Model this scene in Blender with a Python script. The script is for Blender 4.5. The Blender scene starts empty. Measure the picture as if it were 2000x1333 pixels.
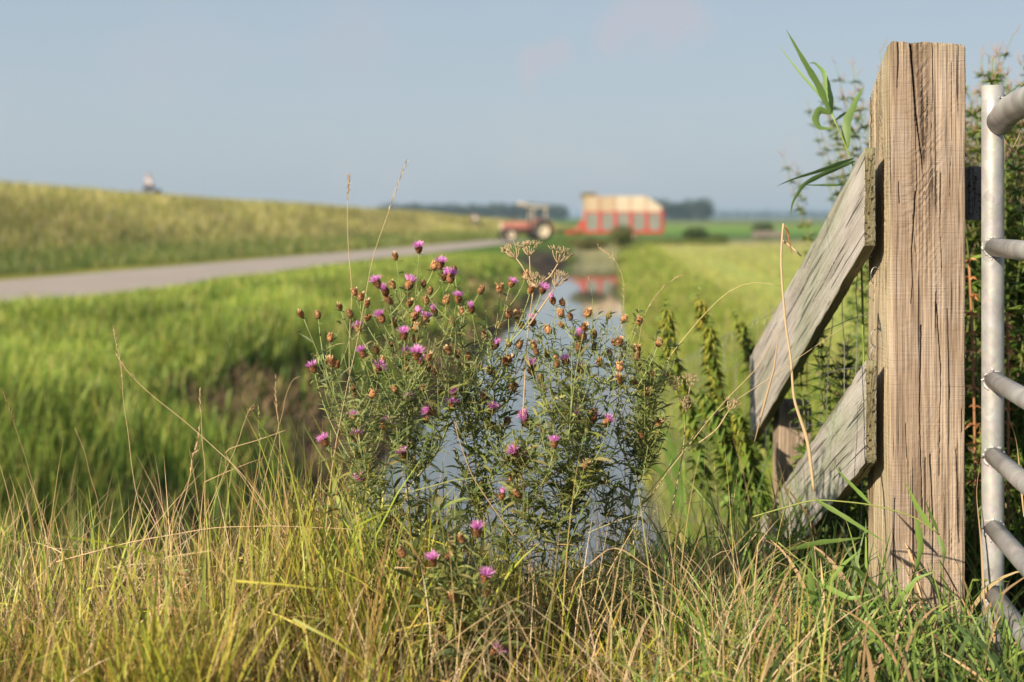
import bpy, math, random
import numpy as np
from mathutils import Vector
R = math.radians
sc = bpy.context.scene
col = sc.collection
# ------------------------------------------------------------------ camera
F = 2778.0
cam_d = bpy.data.cameras.new("camera")
cam = bpy.data.objects.new("camera", cam_d); col.objects.link(cam); sc.camera = cam
cam_d.sensor_width = 36; cam_d.lens = 50
cam_d.shift_y = -(666.5 - 425) / 2000
cam_d.clip_start = 0.05; cam_d.clip_end = 20000
cam.location = (0, 0, 0); cam.rotation_euler = (R(90), 0, 0)
cam_d.dof.use_dof = True; cam_d.dof.focus_distance = 3.2; cam_d.dof.aperture_fstop = 2.7
cam_d.dof.aperture_blades = 0
# ------------------------------------------------------------------ light
SUN_EL, SUN_ROT = 28.0, -136.0
w = bpy.data.worlds.new("World"); sc.world = w; w.use_nodes = True
nt = w.node_tree; bg = nt.nodes['Background']
sky = nt.nodes.new('ShaderNodeTexSky'); sky.sky_type = 'NISHITA'; sky.sun_disc = False
sky.sun_elevation = R(SUN_EL); sky.sun_rotation = R(SUN_ROT)
sky.air_density = 1.0; sky.dust_density = 2.2; sky.ozone_density = 1.0; sky.altitude = 0
# faint high cloud wisps in the sky
tc = nt.nodes.new('ShaderNodeTexCoord'); mp = nt.nodes.new('ShaderNodeMapping'); nz = nt.nodes.new('ShaderNodeTexNoise')
mp.inputs['Scale'].default_value = (5, 5, 9); mp.inputs['Location'].default_value = (.3, 0, .4); nz.inputs['Scale'].default_value = 1.0; nz.inputs['Detail'].default_value = 5
cr = nt.nodes.new('ShaderNodeValToRGB'); cr.color_ramp.elements[0].position = .53; cr.color_ramp.elements[1].position = .8
cr.color_ramp.elements[1].color = (.35, .35, .35, 1)
mx = nt.nodes.new('ShaderNodeMix'); mx.data_type = 'RGBA'
veil = nt.nodes.new('ShaderNodeMix'); veil.data_type = 'RGBA'; veil.inputs[0].default_value = .8
L = nt.links.new
L(tc.outputs['Generated'], mp.inputs[0]); L(mp.outputs[0], nz.inputs['Vector']); L(nz.outputs['Fac'], cr.inputs[0])
L(sky.outputs[0], veil.inputs[6]); 
sxyz = nt.nodes.new('ShaderNodeSeparateXYZ'); vr = nt.nodes.new('ShaderNodeValToRGB'); L(tc.outputs['Generated'], sxyz.inputs[0]); L(sxyz.outputs[2], vr.inputs[0])
vr.color_ramp.elements[0].position = 0.0; vr.color_ramp.elements[0].color = (.375, .435, .485, 1); vr.color_ramp.elements[1].position = .35; vr.color_ramp.elements[1].color = (.245, .312, .405, 1)
vs_ = nt.nodes.new('ShaderNodeVectorMath'); vs_.operation = 'SCALE'; vs_.inputs['Scale'].default_value = 10; L(vr.outputs[0], vs_.inputs[0]); L(vs_.outputs[0], veil.inputs[7])
L(veil.outputs[2], mx.inputs[6]); mx.inputs[7].default_value = (4.6, 4.3, 4.6, 1); L(cr.outputs[0], mx.inputs[0])
prev = mx.outputs[2]
for (u_, v_, rad_, st_) in ((1060, 122, .020, .5), (1040, 140, .014, .4), (1200, 62, .026, .42), (1280, 18, .045, .5), (1350, 25, .03, .35), (700, 60, .05, .2), (1570, 300, .02, .25)):
    dv = Vector((u_ - 1000, F, 425 - v_)).normalized(); vd = nt.nodes.new('ShaderNodeVectorMath'); vd.operation = 'DISTANCE'; vd.inputs[1].default_value = dv
    nz2 = nt.nodes.new('ShaderNodeTexNoise'); nz2.inputs['Scale'].default_value = 30; nz2.inputs['Detail'].default_value = 4; L(tc.outputs['Generated'], nz2.inputs['Vector'])
    sb = nt.nodes.new('ShaderNodeVectorMath'); sb.operation = 'SUBTRACT'; sb.inputs[1].default_value = (.5, .5, .5); L(nz2.outputs['Color'], sb.inputs[0])
    ma = nt.nodes.new('ShaderNodeVectorMath'); ma.operation = 'MULTIPLY_ADD'; ma.inputs[1].default_value = (.05, .05, .05); L(sb.outputs[0], ma.inputs[0]); L(tc.outputs['Generated'], ma.inputs[2]); L(ma.outputs[0], vd.inputs[0])
    mrc = nt.nodes.new('ShaderNodeMapRange'); mrc.interpolation_type = 'SMOOTHSTEP'; mrc.inputs[1].default_value = 0; mrc.inputs[2].default_value = rad_; mrc.inputs[3].default_value = st_; mrc.inputs[4].default_value = 0; L(vd.outputs['Value'], mrc.inputs[0])
    m3 = nt.nodes.new('ShaderNodeMix'); m3.data_type = 'RGBA'; L(mrc.outputs[0], m3.inputs[0]); L(prev, m3.inputs[6]); m3.inputs[7].default_value = (4.2, 3.95, 4.35, 1); prev = m3.outputs[2]
L(prev, bg.inputs[0]); bg.inputs[1].default_value = 0.076
sd = bpy.data.lights.new("sun", 'SUN'); sun = bpy.data.objects.new("sun", sd); col.objects.link(sun)
sd.energy = 4.8; sd.angle = R(.6); sd.color = (1, .84, .64)
tosun = Vector((math.sin(R(SUN_ROT)) * math.cos(R(SUN_EL)), math.cos(R(SUN_ROT)) * math.cos(R(SUN_EL)), math.sin(R(SUN_EL))))
sun.rotation_euler = tosun.to_track_quat('Z', 'Y').to_euler()
sc.view_settings.view_transform = 'Standard'; sc.view_settings.look = 'None'; sc.view_settings.exposure = 0.85; sc.view_settings.gamma = 1
sc.render.engine = 'CYCLES'
sc.cycles.use_denoising = True
sc.cycles.max_bounces = 8; sc.cycles.transparent_max_bounces = 8; sc.cycles.volume_bounces = 0
sc.cycles.caustics_reflective = False; sc.cycles.caustics_refractive = False

rng = np.random.default_rng(11)
random.seed(5)
def P(u, v, Y): return np.array([(u - 1000) / F * Y, Y, -(v - 425) / F * Y])

# ------------------------------------------------------------------ materials
def mat(name, color=(.5, .5, .5), rough=.6, metal=0.0, attr=False, transl=0.0, bump=None, noise=None, spec=.5):
    """procedural material; attr -> colour from 'Col'; noise=(scale, amount) varies value; bump=(scale,strength,dist)"""
    m = bpy.data.materials.new(name); m.use_nodes = True
    t = m.node_tree; b = t.nodes['Principled BSDF']; o = t.nodes['Material Output']
    b.inputs['Roughness'].default_value = rough; b.inputs['Metallic'].default_value = metal
    b.inputs['Specular IOR Level'].default_value = spec
    src = None
    if attr:
        a = t.nodes.new('ShaderNodeAttribute'); a.attribute_name = 'Col'; src = a.outputs['Color']
    else:
        rg = t.nodes.new('ShaderNodeRGB'); rg.outputs[0].default_value = (*color, 1); src = rg.outputs[0]
    if noise:
        tcn = t.nodes.new('ShaderNodeTexCoord'); n = t.nodes.new('ShaderNodeTexNoise'); n.inputs['Scale'].default_value = noise[0]; n.inputs['Detail'].default_value = 6
        t.links.new(tcn.outputs['Object'], n.inputs['Vector'])
        mr = t.nodes.new('ShaderNodeMapRange'); mr.inputs[1].default_value = .25; mr.inputs[2].default_value = .75; mr.inputs[3].default_value = 1 - noise[1]; mr.inputs[4].default_value = 1 + noise[1]
        t.links.new(n.outputs['Fac'], mr.inputs[0])
        hv = t.nodes.new('ShaderNodeHueSaturation'); t.links.new(mr.outputs[0], hv.inputs['Value']); t.links.new(src, hv.inputs['Color']); src = hv.outputs[0]
    t.links.new(src, b.inputs['Base Color'])
    if bump:
        tcn = t.nodes.new('ShaderNodeTexCoord'); n = t.nodes.new('ShaderNodeTexNoise'); n.inputs['Scale'].default_value = bump[0]; n.inputs['Detail'].default_value = 8
        t.links.new(tcn.outputs['Object'], n.inputs['Vector'])
        bp = t.nodes.new('ShaderNodeBump'); bp.inputs['Strength'].default_value = bump[1]; bp.inputs['Distance'].default_value = bump[2]
        t.links.new(n.outputs['Fac'], bp.inputs['Height']); t.links.new(bp.outputs[0], b.inputs['Normal'])
    if transl > 0:
        tr = t.nodes.new('ShaderNodeBsdfTranslucent'); mxs = t.nodes.new('ShaderNodeMixShader'); mxs.inputs[0].default_value = transl
        t.links.new(src, tr.inputs[0]); t.links.new(b.outputs[0], mxs.inputs[1]); t.links.new(tr.outputs[0], mxs.inputs[2]); t.links.new(mxs.outputs[0], o.inputs['Surface'])
    return m
M = {}
M['grass'] = mat('grass_blade', attr=True, rough=.5, transl=.26, spec=.35)
M['straw'] = mat('dry_straw', attr=True, rough=.6, transl=.2, spec=.3)
M['leaf'] = mat('leaf', attr=True, rough=.5, transl=.36, spec=.35)
M['stem'] = mat('stem', attr=True, rough=.6, spec=.3)
M['petal'] = mat('petal', attr=True, rough=.7, transl=.35, spec=.2)
M['head'] = mat('bract', attr=True, rough=.7, spec=.25)
M['ground'] = mat('soil_and_turf', attr=True, rough=.95, noise=(1.3, .25), bump=(6, .6, .06), spec=.1)
M['field'] = mat('mown_grass', attr=True, rough=.95, noise=(.6, .18), bump=(3, .5, .05), spec=.1)
M['asphalt'] = mat('pale_asphalt', (.30, .26, .225), .9, noise=(.5, .08), bump=(60, .3, .01))
M['red'] = mat('red_paint', (.42, .035, .022), .45, noise=(1.2, .2))
M['tred'] = mat('faded_red_paint', (.43, .17, .13), .5, noise=(2, .2))
M['cream'] = mat('cream_paint', (.62, .53, .39), .5, noise=(2, .1))
M['tan'] = mat('tan_panel', (.42, .33, .22), .6, noise=(.8, .14))
M['palepanel'] = mat('pale_panel', (.50, .44, .33), .6, noise=(.8, .1))
M['mesh'] = mat('grey_mesh_panel', (.20, .215, .185), .6, noise=(2, .15))
M['rubber'] = mat('rubber', (.03, .028, .026), .85, noise=(4, .2))
M['darkmetal'] = mat('dark_metal', (.07, .035, .028), .55, noise=(3, .2))
M['orange'] = mat('orange_paint', (.30, .13, .065), .5, noise=(2, .15))
M['hay'] = mat('hay', (.25, .22, .07), .9, noise=(8, .3), bump=(20, .5, .03))
M['skin'] = mat('skin', (.55, .33, .24), .6)
M['shirt'] = mat('white_shirt', (.8, .74, .74), .8, bump=(20, .3, .01))
M['trousers'] = mat('dark_trousers', (.06, .06, .08), .85, bump=(20, .3, .01))
M['hair'] = mat('hair', (.12, .08, .05), .8, bump=(80, .5, .005))
M['bikeframe'] = mat('bicycle_paint', (.05, .06, .07), .4)
M['wire'] = mat('galvanised_wire', (.35, .35, .33), .45, .7)
M['greywood'] = mat('grey_wood', (.17, .15, .125), .85, noise=(6, .2), bump=(20, .5, .01))

def water_mat():
    m = bpy.data.materials.new('ditch_water'); m.use_nodes = True; t = m.node_tree; b = t.nodes['Principled BSDF']
    b.inputs['Base Color'].default_value = (.10, .11, .10, 1); b.inputs['Roughness'].default_value = .03; b.inputs['IOR'].default_value = 1.7
    b.inputs['Specular IOR Level'].default_value = .8
    tcn = t.nodes.new('ShaderNodeTexCoord'); n = t.nodes.new('ShaderNodeTexNoise'); n.inputs['Scale'].default_value = 1.6; n.inputs['Detail'].default_value = 3
    t.links.new(tcn.outputs['Object'], n.inputs['Vector'])
    bp = t.nodes.new('ShaderNodeBump'); bp.inputs['Strength'].default_value = .12; bp.inputs['Distance'].default_value = .02
    t.links.new(n.outputs['Fac'], bp.inputs['Height']); t.links.new(bp.outputs[0], b.inputs['Normal'])
    return m
M['water'] = water_mat()

def wood_mat(name, axis, c_dark, c_mid, c_light, side=None, rot=0.0):
    """weathered timber: fibre streaks stretched along `axis` (2=z, 1=y), fine cross saw marks, dark checks"""
    m = bpy.data.materials.new(name); m.use_nodes = True; t = m.node_tree; b = t.nodes['Principled BSDF']
    b.inputs['Roughness'].default_value = .85; b.inputs['Specular IOR Level'].default_value = .2
    N = t.nodes.new; K = t.links.new
    tcn = N('ShaderNodeTexCoord')
    mr0 = N('ShaderNodeMapping'); mr0.inputs['Rotation'].default_value = (rot, 0, 0); K(tcn.outputs['Object'], mr0.inputs[0])
    def stretched(sx, along, detail=6, dist=0.0):
        mpn = N('ShaderNodeMapping'); s = [sx, sx, sx]; s[axis] = along; mpn.inputs['Scale'].default_value = s
        n = N('ShaderNodeTexNoise'); n.inputs['Scale'].default_value = 1; n.inputs['Detail'].default_value = detail; n.inputs['Distortion'].default_value = dist
        K(mr0.outputs[0], mpn.inputs[0]); K(mpn.outputs[0], n.inputs['Vector']); return n.outputs['Fac']
    fib = stretched(190, 6, 5); broad = stretched(22, 1.6, 4, .6); spots = stretched(16, 9, 3); saw = stretched(9, 230, 3, .5)
    ramp = N('ShaderNodeValToRGB'); e = ramp.color_ramp.elements
    e[0].position = .28; e[0].color = (*c_dark, 1); e[1].position = .72; e[1].color = (*c_light, 1)
    mid = e.new(.5); mid.color = (*c_mid, 1)
    def math_(op, a, b_, c=None):
        n = N('ShaderNodeMath'); n.operation = op
        for i, x in enumerate((a, b_) if c is None else (a, b_, c)):
            if isinstance(x, (int, float)): n.inputs[i].default_value = x
            else: K(x, n.inputs[i])
        return n.outputs[0]
    s = math_('MULTIPLY_ADD', fib, .75, math_('MULTIPLY_ADD', broad, .75, -.25)); K(s, ramp.inputs[0])
    # tannin / grey patches
    mxp = N('ShaderNodeMix'); mxp.data_type = 'RGBA'
    r2 = N('ShaderNodeMapRange'); r2.inputs[1].default_value = .5; r2.inputs[2].default_value = .68; r2.inputs[3].default_value = 0; r2.inputs[4].default_value = .55; K(spots, r2.inputs[0])
    K(r2.outputs[0], mxp.inputs[0]); K(ramp.outputs[0], mxp.inputs[6]); mxp.inputs[7].default_value = (*(side or c_light), 1)
    # fine dark checks
    chk = stretched(95, 2.2, 2, .3); r3 = N('ShaderNodeMapRange'); r3.inputs[1].default_value = .33; r3.inputs[2].default_value = .40; r3.inputs[3].default_value = .25; r3.inputs[4].default_value = 1; K(chk, r3.inputs[0])
    hv = N('ShaderNodeHueSaturation'); K(mxp.outputs[2], hv.inputs['Color']); K(r3.outputs[0], hv.inputs['Value'])
    a = N('ShaderNodeAttribute'); a.attribute_name = 'Col'
    mul = N('ShaderNodeMix'); mul.data_type = 'RGBA'; mul.blend_type = 'MULTIPLY'; mul.inputs[0].default_value = 1
    K(hv.outputs[0], mul.inputs[6]); K(a.outputs['Color'], mul.inputs[7]); K(mul.outputs[2], b.inputs['Base Color'])
    h = math_('MULTIPLY_ADD', fib, .8, math_('MULTIPLY_ADD', math_('MULTIPLY', saw, spots), .75, math_('MULTIPLY', r3.outputs[0], .8)))
    bp = N('ShaderNodeBump'); bp.inputs['Strength'].default_value = 1.0; bp.inputs['Distance'].default_value = .004
    K(h, bp.inputs['Height']); K(bp.outputs[0], b.inputs['Normal'])
    return m
M['oak'] = wood_mat('weathered_oak', 2, (.12, .085, .06), (.29, .225, .165), (.45, .375, .295), (.34, .29, .24))
M['board'] = wood_mat('grey_weathered_board', 1, (.22, .20, .175), (.36, .335, .31), (.47, .45, .43), (.33, .31, .26), rot=math.atan(.44))

def galv():
    m = bpy.data.materials.new('galvanised_steel'); m.use_nodes = True; t = m.node_tree; b = t.nodes['Principled BSDF']
    N = t.nodes.new; K = t.links.new
    tcn = N('ShaderNodeTexCoord'); v = N('ShaderNodeTexVoronoi'); v.inputs['Scale'].default_value = 45
    n = N('ShaderNodeTexNoise'); n.inputs['Scale'].default_value = 14; n.inputs['Detail'].default_value = 8
    n2 = N('ShaderNodeTexNoise'); n2.inputs['Scale'].default_value = 70; n2.inputs['Detail'].default_value = 6
    for x in (v, n, n2): K(tcn.outputs['Object'], x.inputs['Vector'])
    rp = N('ShaderNodeValToRGB'); rp.color_ramp.elements[0].color = (.24, .25, .245, 1); rp.color_ramp.elements[0].position = .3; rp.color_ramp.elements[1].color = (.43, .43, .41, 1); rp.color_ramp.elements[1].position = .7
    K(n.outputs['Fac'], rp.inputs[0])
    mxg = N('ShaderNodeMix'); mxg.data_type = 'RGBA'; mxg.blend_type = 'OVERLAY'; mxg.inputs[0].default_value = .18
    K(rp.outputs[0], mxg.inputs[6]); K(v.outputs['Color'], mxg.inputs[7])
    gs = N('ShaderNodeHueSaturation'); gs.inputs['Saturation'].default_value = .25; K(mxg.outputs[2], gs.inputs['Color']); K(gs.outputs[0], b.inputs['Base Color'])
    b.inputs['Metallic'].default_value = .35
    mr = N('ShaderNodeMapRange'); mr.inputs[3].default_value = .38; mr.inputs[4].default_value = .62; K(n2.outputs['Fac'], mr.inputs[0]); K(mr.outputs[0], b.inputs['Roughness'])
    bp = N('ShaderNodeBump'); bp.inputs['Strength'].default_value = .35; bp.inputs['Distance'].default_value = .002
    K(n2.outputs['Fac'], bp.inputs['Height']); K(bp.outputs[0], b.inputs['Normal'])
    return m
M['galv'] = galv()

# ------------------------------------------------------------------ mesh tools
class MB:
    def __init__(s): s.v = []; s.q = []; s.c = []; s.n = 0
    def add(s, v, q, c):
        v = np.asarray(v, float).reshape(-1, 3); q = np.asarray(q, int).reshape(-1, 4); c = np.asarray(c, float)
        if c.ndim == 1: c = np.tile(c, (len(v), 1))
        s.v.append(v); s.q.append(q + s.n); s.c.append(c.reshape(-1, 3)); s.n += len(v)
    def xf(s, f):
        s.v = [f(v) for v in s.v]; return s
    def mesh(s, name, m, smooth=True):
        v = np.concatenate(s.v); q = np.concatenate(s.q); c = np.concatenate(s.c)
        me = bpy.data.meshes.new(name); me.vertices.add(len(v)); me.vertices.foreach_set('co', v.astype(np.float32).ravel())
        tri = q[:, 2] == q[:, 3]
        cnt = np.where(tri, 3, 4); st = np.concatenate([[0], np.cumsum(cnt)[:-1]])
        keep = np.ones(q.shape, bool); keep[tri, 3] = False
        li = q[keep]
        me.loops.add(len(li)); me.loops.foreach_set('vertex_index', li.astype(np.int32))
        me.polygons.add(len(q)); me.polygons.foreach_set('loop_start', st.astype(np.int32)); me.polygons.foreach_set('loop_total', cnt.astype(np.int32))
        me.polygons.foreach_set('use_smooth', np.full(len(q), smooth))
        a = me.color_attributes.new('Col', 'FLOAT_COLOR', 'POINT')
        a.data.foreach_set('color', np.concatenate([np.clip(c, 0, 4), np.ones((len(c), 1))], 1).astype(np.float32).ravel())
        me.update(); me.validate(); me.materials.append(M[m] if isinstance(m, str) else m)
        return me
    def obj(s, name, m, parent=None, smooth=True):
        o = bpy.data.objects.new(name, s.mesh(name, m, smooth)); col.objects.link(o)
        if parent is not None: o.parent = parent
        return o
def tag(o, label=None, cat=None, group=None, kind=None):
    if label: o['label'] = label
    if cat: o['category'] = cat
    if group: o['group'] = group
    if kind: o['kind'] = kind
    return o
def thing(name, loc, label, cat, group=None, rz=0.0):
    o = bpy.data.objects.new(name, None); col.objects.link(o); o.empty_display_size = .1
    o.location = loc; o.rotation_euler = (0, 0, rz); return tag(o, label, cat, group)
def structure(o): o['kind'] = 'structure'; return o
def local(mb, loc):
    l = np.asarray(loc, float); return mb.xf(lambda v: v - l)
def nrm(a): return a / np.maximum(np.linalg.norm(a, axis=-1, keepdims=True), 1e-9)

def tube(mb, pts, rad, c, sides=6, cap=True):
    pts = np.asarray(pts, float); k = len(pts); rad = np.broadcast_to(np.asarray(rad, float), (k,))
    tg = nrm(np.gradient(pts, axis=0)); ref = np.array([0, 0, 1.]) if abs(tg[0][2]) < .9 else np.array([1., 0, 0])
    a = nrm(np.cross(tg, ref)); b = np.cross(tg, a)
    th = np.arange(sides) * 2 * math.pi / sides
    ring = pts[:, None] + rad[:, None, None] * (a[:, None] * np.cos(th)[None, :, None] + b[:, None] * np.sin(th)[None, :, None])
    v = ring.reshape(-1, 3); i = np.arange(k - 1)[:, None] * sides; j = np.arange(sides)[None]; j2 = (j + 1) % sides
    q = np.stack([i + j, i + j2, i + sides + j2, i + sides + j], -1).reshape(-1, 4)
    c = np.asarray(c, float); cc = np.tile(c, (len(v), 1)) if c.ndim == 1 else np.repeat(c, sides, 0)
    if cap:
        n = len(v); v = np.concatenate([v, pts[:1], pts[-1:]]); cc = np.concatenate([cc, cc[:1], cc[-1:]])
        jj = np.arange(sides); j3 = (jj + 1) % sides
        q = np.concatenate([q, np.stack([j3, jj, np.full(sides, n), np.full(sides, n)], -1),
                            np.stack([(k - 1) * sides + jj, (k - 1) * sides + j3, np.full(sides, n + 1), np.full(sides, n + 1)], -1)])
    mb.add(v, q, cc)
def box(mb, lo, hi, c=(1, 1, 1), shear=None):
    x0, y0, z0 = lo; x1, y1, z1 = hi
    v = np.array([[x0, y0, z0], [x1, y0, z0], [x1, y1, z0], [x0, y1, z0], [x0, y0, z1], [x1, y0, z1], [x1, y1, z1], [x0, y1, z1]], float)
    if shear: v = shear(v)
    mb.add(v, [[3, 2, 1, 0], [4, 5, 6, 7], [0, 1, 5, 4], [1, 2, 6, 5], [2, 3, 7, 6], [3, 0, 4, 7]], np.asarray(c, float))
def bez(p0, p1, p2, n):
    t = np.linspace(0, 1, n)[:, None]; p0, p1, p2 = map(np.asarray, (p0, p1, p2))
    return (1 - t) ** 2 * p0 + 2 * t * (1 - t) * p1 + t * t * p2
def spline(pts, n=24):
    pts = np.asarray(pts, float); d = np.concatenate([[0], np.cumsum(np.linalg.norm(np.diff(pts, axis=0), axis=1))]); s = np.linspace(0, d[-1], n)
    p = np.stack([np.interp(s, d, pts[:, i]) for i in range(3)], 1)
    for _ in range(2): p[1:-1] = (p[:-2] + 2 * p[1:-1] + p[2:]) / 4
    return p
def blades(mb, root, h, wid, az, lean, curl, cb, ct, segs=4, tw=.6, kink=None):
    """n grass blades as tapering, bending ribbons"""
    n = len(root); t = np.linspace(0, 1, segs + 1)
    th = lean[:, None] + curl[:, None] * (t[None] ** 1.5)
    if kink is not None: th = th + kink[:, None] * (t[None] > .6)
    sx, sz = np.sin(th), np.cos(th); ds = (h / segs)[:, None]
    r = np.concatenate([np.zeros((n, 1)), np.cumsum(sx[:, :-1] * ds, 1)], 1); z = np.concatenate([np.zeros((n, 1)), np.cumsum(sz[:, :-1] * ds, 1)], 1)
    d = np.stack([np.cos(az), np.sin(az)], 1)
    cen = root[:, None, :] + np.concatenate([r[..., None] * d[:, None, :], z[..., None]], -1)
    hp = np.stack([-np.sin(az), np.cos(az), np.zeros(n)], 1)[:, None, :] * np.ones((1, segs + 1, 1))
    nn = np.concatenate([-cz[..., None] * d[:, None, :] if False else -(sz[..., None]) * d[:, None, :], sx[..., None]], -1)
    tau = rng.uniform(-1.5, 1.5, n)[:, None] + tw * rng.normal(size=n)[:, None] * t[None]
    side = hp * np.cos(tau)[..., None] + nn * np.sin(tau)[..., None]
    wp = np.interp(t, [0, .15, .5, .85, 1], [.7, 1, .9, .45, .03])[None] * (wid / 2)[:, None]
    a = cen - side * wp[..., None]; b = cen + side * wp[..., None]
    v = np.stack([a, b], 2).reshape(-1, 3)
    base = (np.arange(n) * (segs + 1) * 2)[:, None] + (np.arange(segs) * 2)[None]
    q = np.stack([base, base + 1, base + 3, base + 2], -1).reshape(-1, 4)
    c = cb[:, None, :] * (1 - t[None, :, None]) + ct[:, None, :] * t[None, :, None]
    mb.add(v, q, np.repeat(c.reshape(-1, 3), 2, 0))
def leaves(mb, base, dr, length, width, c, droop=.5, fold=.25, segs=5, cup=0.0):
    """n lanceolate leaves with a folded midrib, arching down"""
    base = np.asarray(base, float); n = len(base); dr = nrm(np.asarray(dr, float)); t = np.linspace(0, 1, segs + 1)
    up = np.array([0, 0, 1.]); sd_ = np.cross(dr, up); bad = np.linalg.norm(sd_, axis=1) < .05; sd_[bad] = [1, 0, 0]; sd_ = nrm(sd_)
    nn = np.cross(sd_, dr)
    roll = rng.normal(size=n)[:, None] * .45; sd2 = sd_ * np.cos(roll) + nn * np.sin(roll); nn = np.cross(sd2, dr)
    L_ = np.broadcast_to(np.asarray(length, float), (n,)); W_ = np.broadcast_to(np.asarray(width, float), (n,)); D_ = np.broadcast_to(np.asarray(droop, float), (n,))
    cen = base[:, None] + dr[:, None] * (L_[:, None] * t[None])[..., None]
    cen[..., 2] -= (D_ * L_)[:, None] * t[None] ** 2
    wp = np.interp(t, [0, .12, .4, .75, 1], [.15, .6, 1, .6, .02])[None] * (W_ / 2)[:, None]
    l = cen - sd2[:, None] * wp[..., None] + nn[:, None] * (fold * wp)[..., None]
    r = cen + sd2[:, None] * wp[..., None] + nn[:, None] * (fold * wp)[..., None]
    v = np.stack([l, cen, r], 2).reshape(-1, 3); S = (segs + 1) * 3
    b = (np.arange(n) * S)[:, None] + (np.arange(segs) * 3)[None]
    q = np.concatenate([np.stack([b, b + 1, b + 4, b + 3], -1).reshape(-1, 4), np.stack([b + 1, b + 2, b + 5, b + 4], -1).reshape(-1, 4)])
    c = np.asarray(c, float); c = np.broadcast_to(c, (n, 3)); mb.add(v, q, np.repeat(c, S, 0))
def lathe(mb, prof, c, sides=12, axis_pt=(0, 0, 0)):
    """prof rows: r, z ; c per row or single; spins about z"""
    prof = np.asarray(prof, float); k = len(prof); th = np.arange(sides) * 2 * math.pi / sides
    v = np.stack([prof[:, :1] * np.cos(th), prof[:, :1] * np.sin(th), np.repeat(prof[:, 1:2], sides, 1)], -1).reshape(-1, 3) + np.asarray(axis_pt)
    i = np.arange(k - 1)[:, None] * sides; j = np.arange(sides)[None]; j2 = (j + 1) % sides
    q = np.stack([i + j, i + j2, i + sides + j2, i + sides + j], -1).reshape(-1, 4)
    c = np.asarray(c, float); mb.add(v, q, c if c.ndim == 1 else np.repeat(c, sides, 0))

def hsh(ix, iy, seed):
    h = (ix.astype(np.int64) * 374761393 + iy.astype(np.int64) * 668265263 + seed * 974711) & 0xffffffff
    h = ((h ^ (h >> 13)) * 1274126177) & 0xffffffff; return ((h ^ (h >> 16)) & 0xffff) / 65535.0
def vn(x, y, seed=0):
    x = np.asarray(x, float); y = np.asarray(y, float); ix = np.floor(x); iy = np.floor(y); fx = x - ix; fy = y - iy
    fx = fx * fx * (3 - 2 * fx); fy = fy * fy * (3 - 2 * fy); ix = ix.astype(np.int64); iy = iy.astype(np.int64)
    a = hsh(ix, iy, seed); b = hsh(ix + 1, iy, seed); c = hsh(ix, iy + 1, seed); d = hsh(ix + 1, iy + 1, seed)
    return (a * (1 - fx) + b * fx) * (1 - fy) + (c * (1 - fx) + d * fx) * fy
def fbm(x, y, seed=0, o=4):
    s = 0; a = .5
    for i in range(o): s = s + a * vn(x * 2 ** i, y * 2 ** i, seed + i); a *= .5
    return s / (1 - .5 ** o)

# ------------------------------------------------------------------ terrain
DX = 0.0702
WZ = -3.3
def dam_line(s, Y):
    k = np.interp(s, [.4, 1.2], [.62, .27])
    return -.97 - np.maximum(Y - 3.75, 0) * k
def gz(X, Y):
    X = np.asarray(X, float); Y = np.asarray(Y, float); s = X - DX * Y
    jig = (vn(Y * .5, s * 0 + 3, 5) - .5) * .35
    pr = np.interp(s + jig, [-6.2, -5.4, -4.4, -3.0, -2.4, -.05, .42, 1.2, 2.3, 3.0], [-2.0, -2.1, -2.55, -3.35, -3.8, -3.8, -3.35, -2.6, -2.1, -2.0])
    far = np.clip((Y - 112) / 3, 0, 1); pr = pr * (1 - far) + -2.0 * far
    bank = np.clip((-1.98 - pr) * 4, 0, 1)
    z = np.maximum(pr + bank * (fbm(X * 1.5, Y * 1.5, 3) - .5) * .25, dam_line(s, Y) + (fbm(X * 3, Y * 3, 9) - .5) * .05)
    # a worn hollow where the gate hangs
    z = z - .16 * np.clip((X - 1.0) / .15, 0, 1) * np.clip((4.2 - Y) / .6, 0, 1)
    return z
def road_far(Y): return -16 + .178 * (Y - 44.4)
def road_near(Y): return road_far(Y) + np.interp(Y, [35, 60, 110], [7.9, 5.9, 4.4])

G_GREEN = np.array([.085, .15, .02]); G_SOIL = np.array([.10, .07, .045]); G_OLIVE = np.array([.15, .16, .045])
Sx = np.concatenate([-np.geomspace(4000, 22, 40), np.arange(-20, -7, .8), np.arange(-7, 4, .16), np.arange(4, 16, .8), np.geomspace(17, 4000, 44)])
Yy = np.concatenate([np.arange(-12, 2, .8), np.arange(2, 14, .14), np.arange(14, 60, .7), np.geomspace(60, 5000, 110)])
S_, Y_ = np.meshgrid(Sx, Yy); X_ = S_ + DX * Y_; Z_ = gz(X_, Y_)
def field_color(X, Y, s):
    n = fbm(X * .35, Y * .35, 21)[..., None]; n2 = fbm(X * .05, Y * .02, 4)[..., None]
    right_ = np.array([.22, .26, .045]) * (.75 + .5 * n)
    bands = np.interp(Y, [0, 75, 95, 112, 130, 150, 170, 260, 300, 420, 600, 1200, 3000], range(13))
    tabl = np.array([[.22, .29, .06], [.29, .32, .085], [.33, .34, .11], [.29, .26, .15], [.09, .14, .04], [.08, .15, .045], [.10, .19, .04], [.17, .29, .05], [.13, .20, .05], [.17, .21, .06], [.11, .16, .05], [.14, .17, .06], [.1, .14, .06]])
    c = np.stack([np.interp(bands, range(13), tabl[:, i]) for i in range(3)], -1)
    # swathes left by the mower, running along the ditch
    sw = (.5 + .5 * np.sin(s * 1.55 + 2 * n[..., 0])) * ((Y < 110) & (s > 2.4))
    c = c * (.82 + .36 * n) * (.9 + .2 * n2)
    return c * (1 + .12 * sw[..., None]) 
C_ = field_color(X_, Y_, S_)
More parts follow.
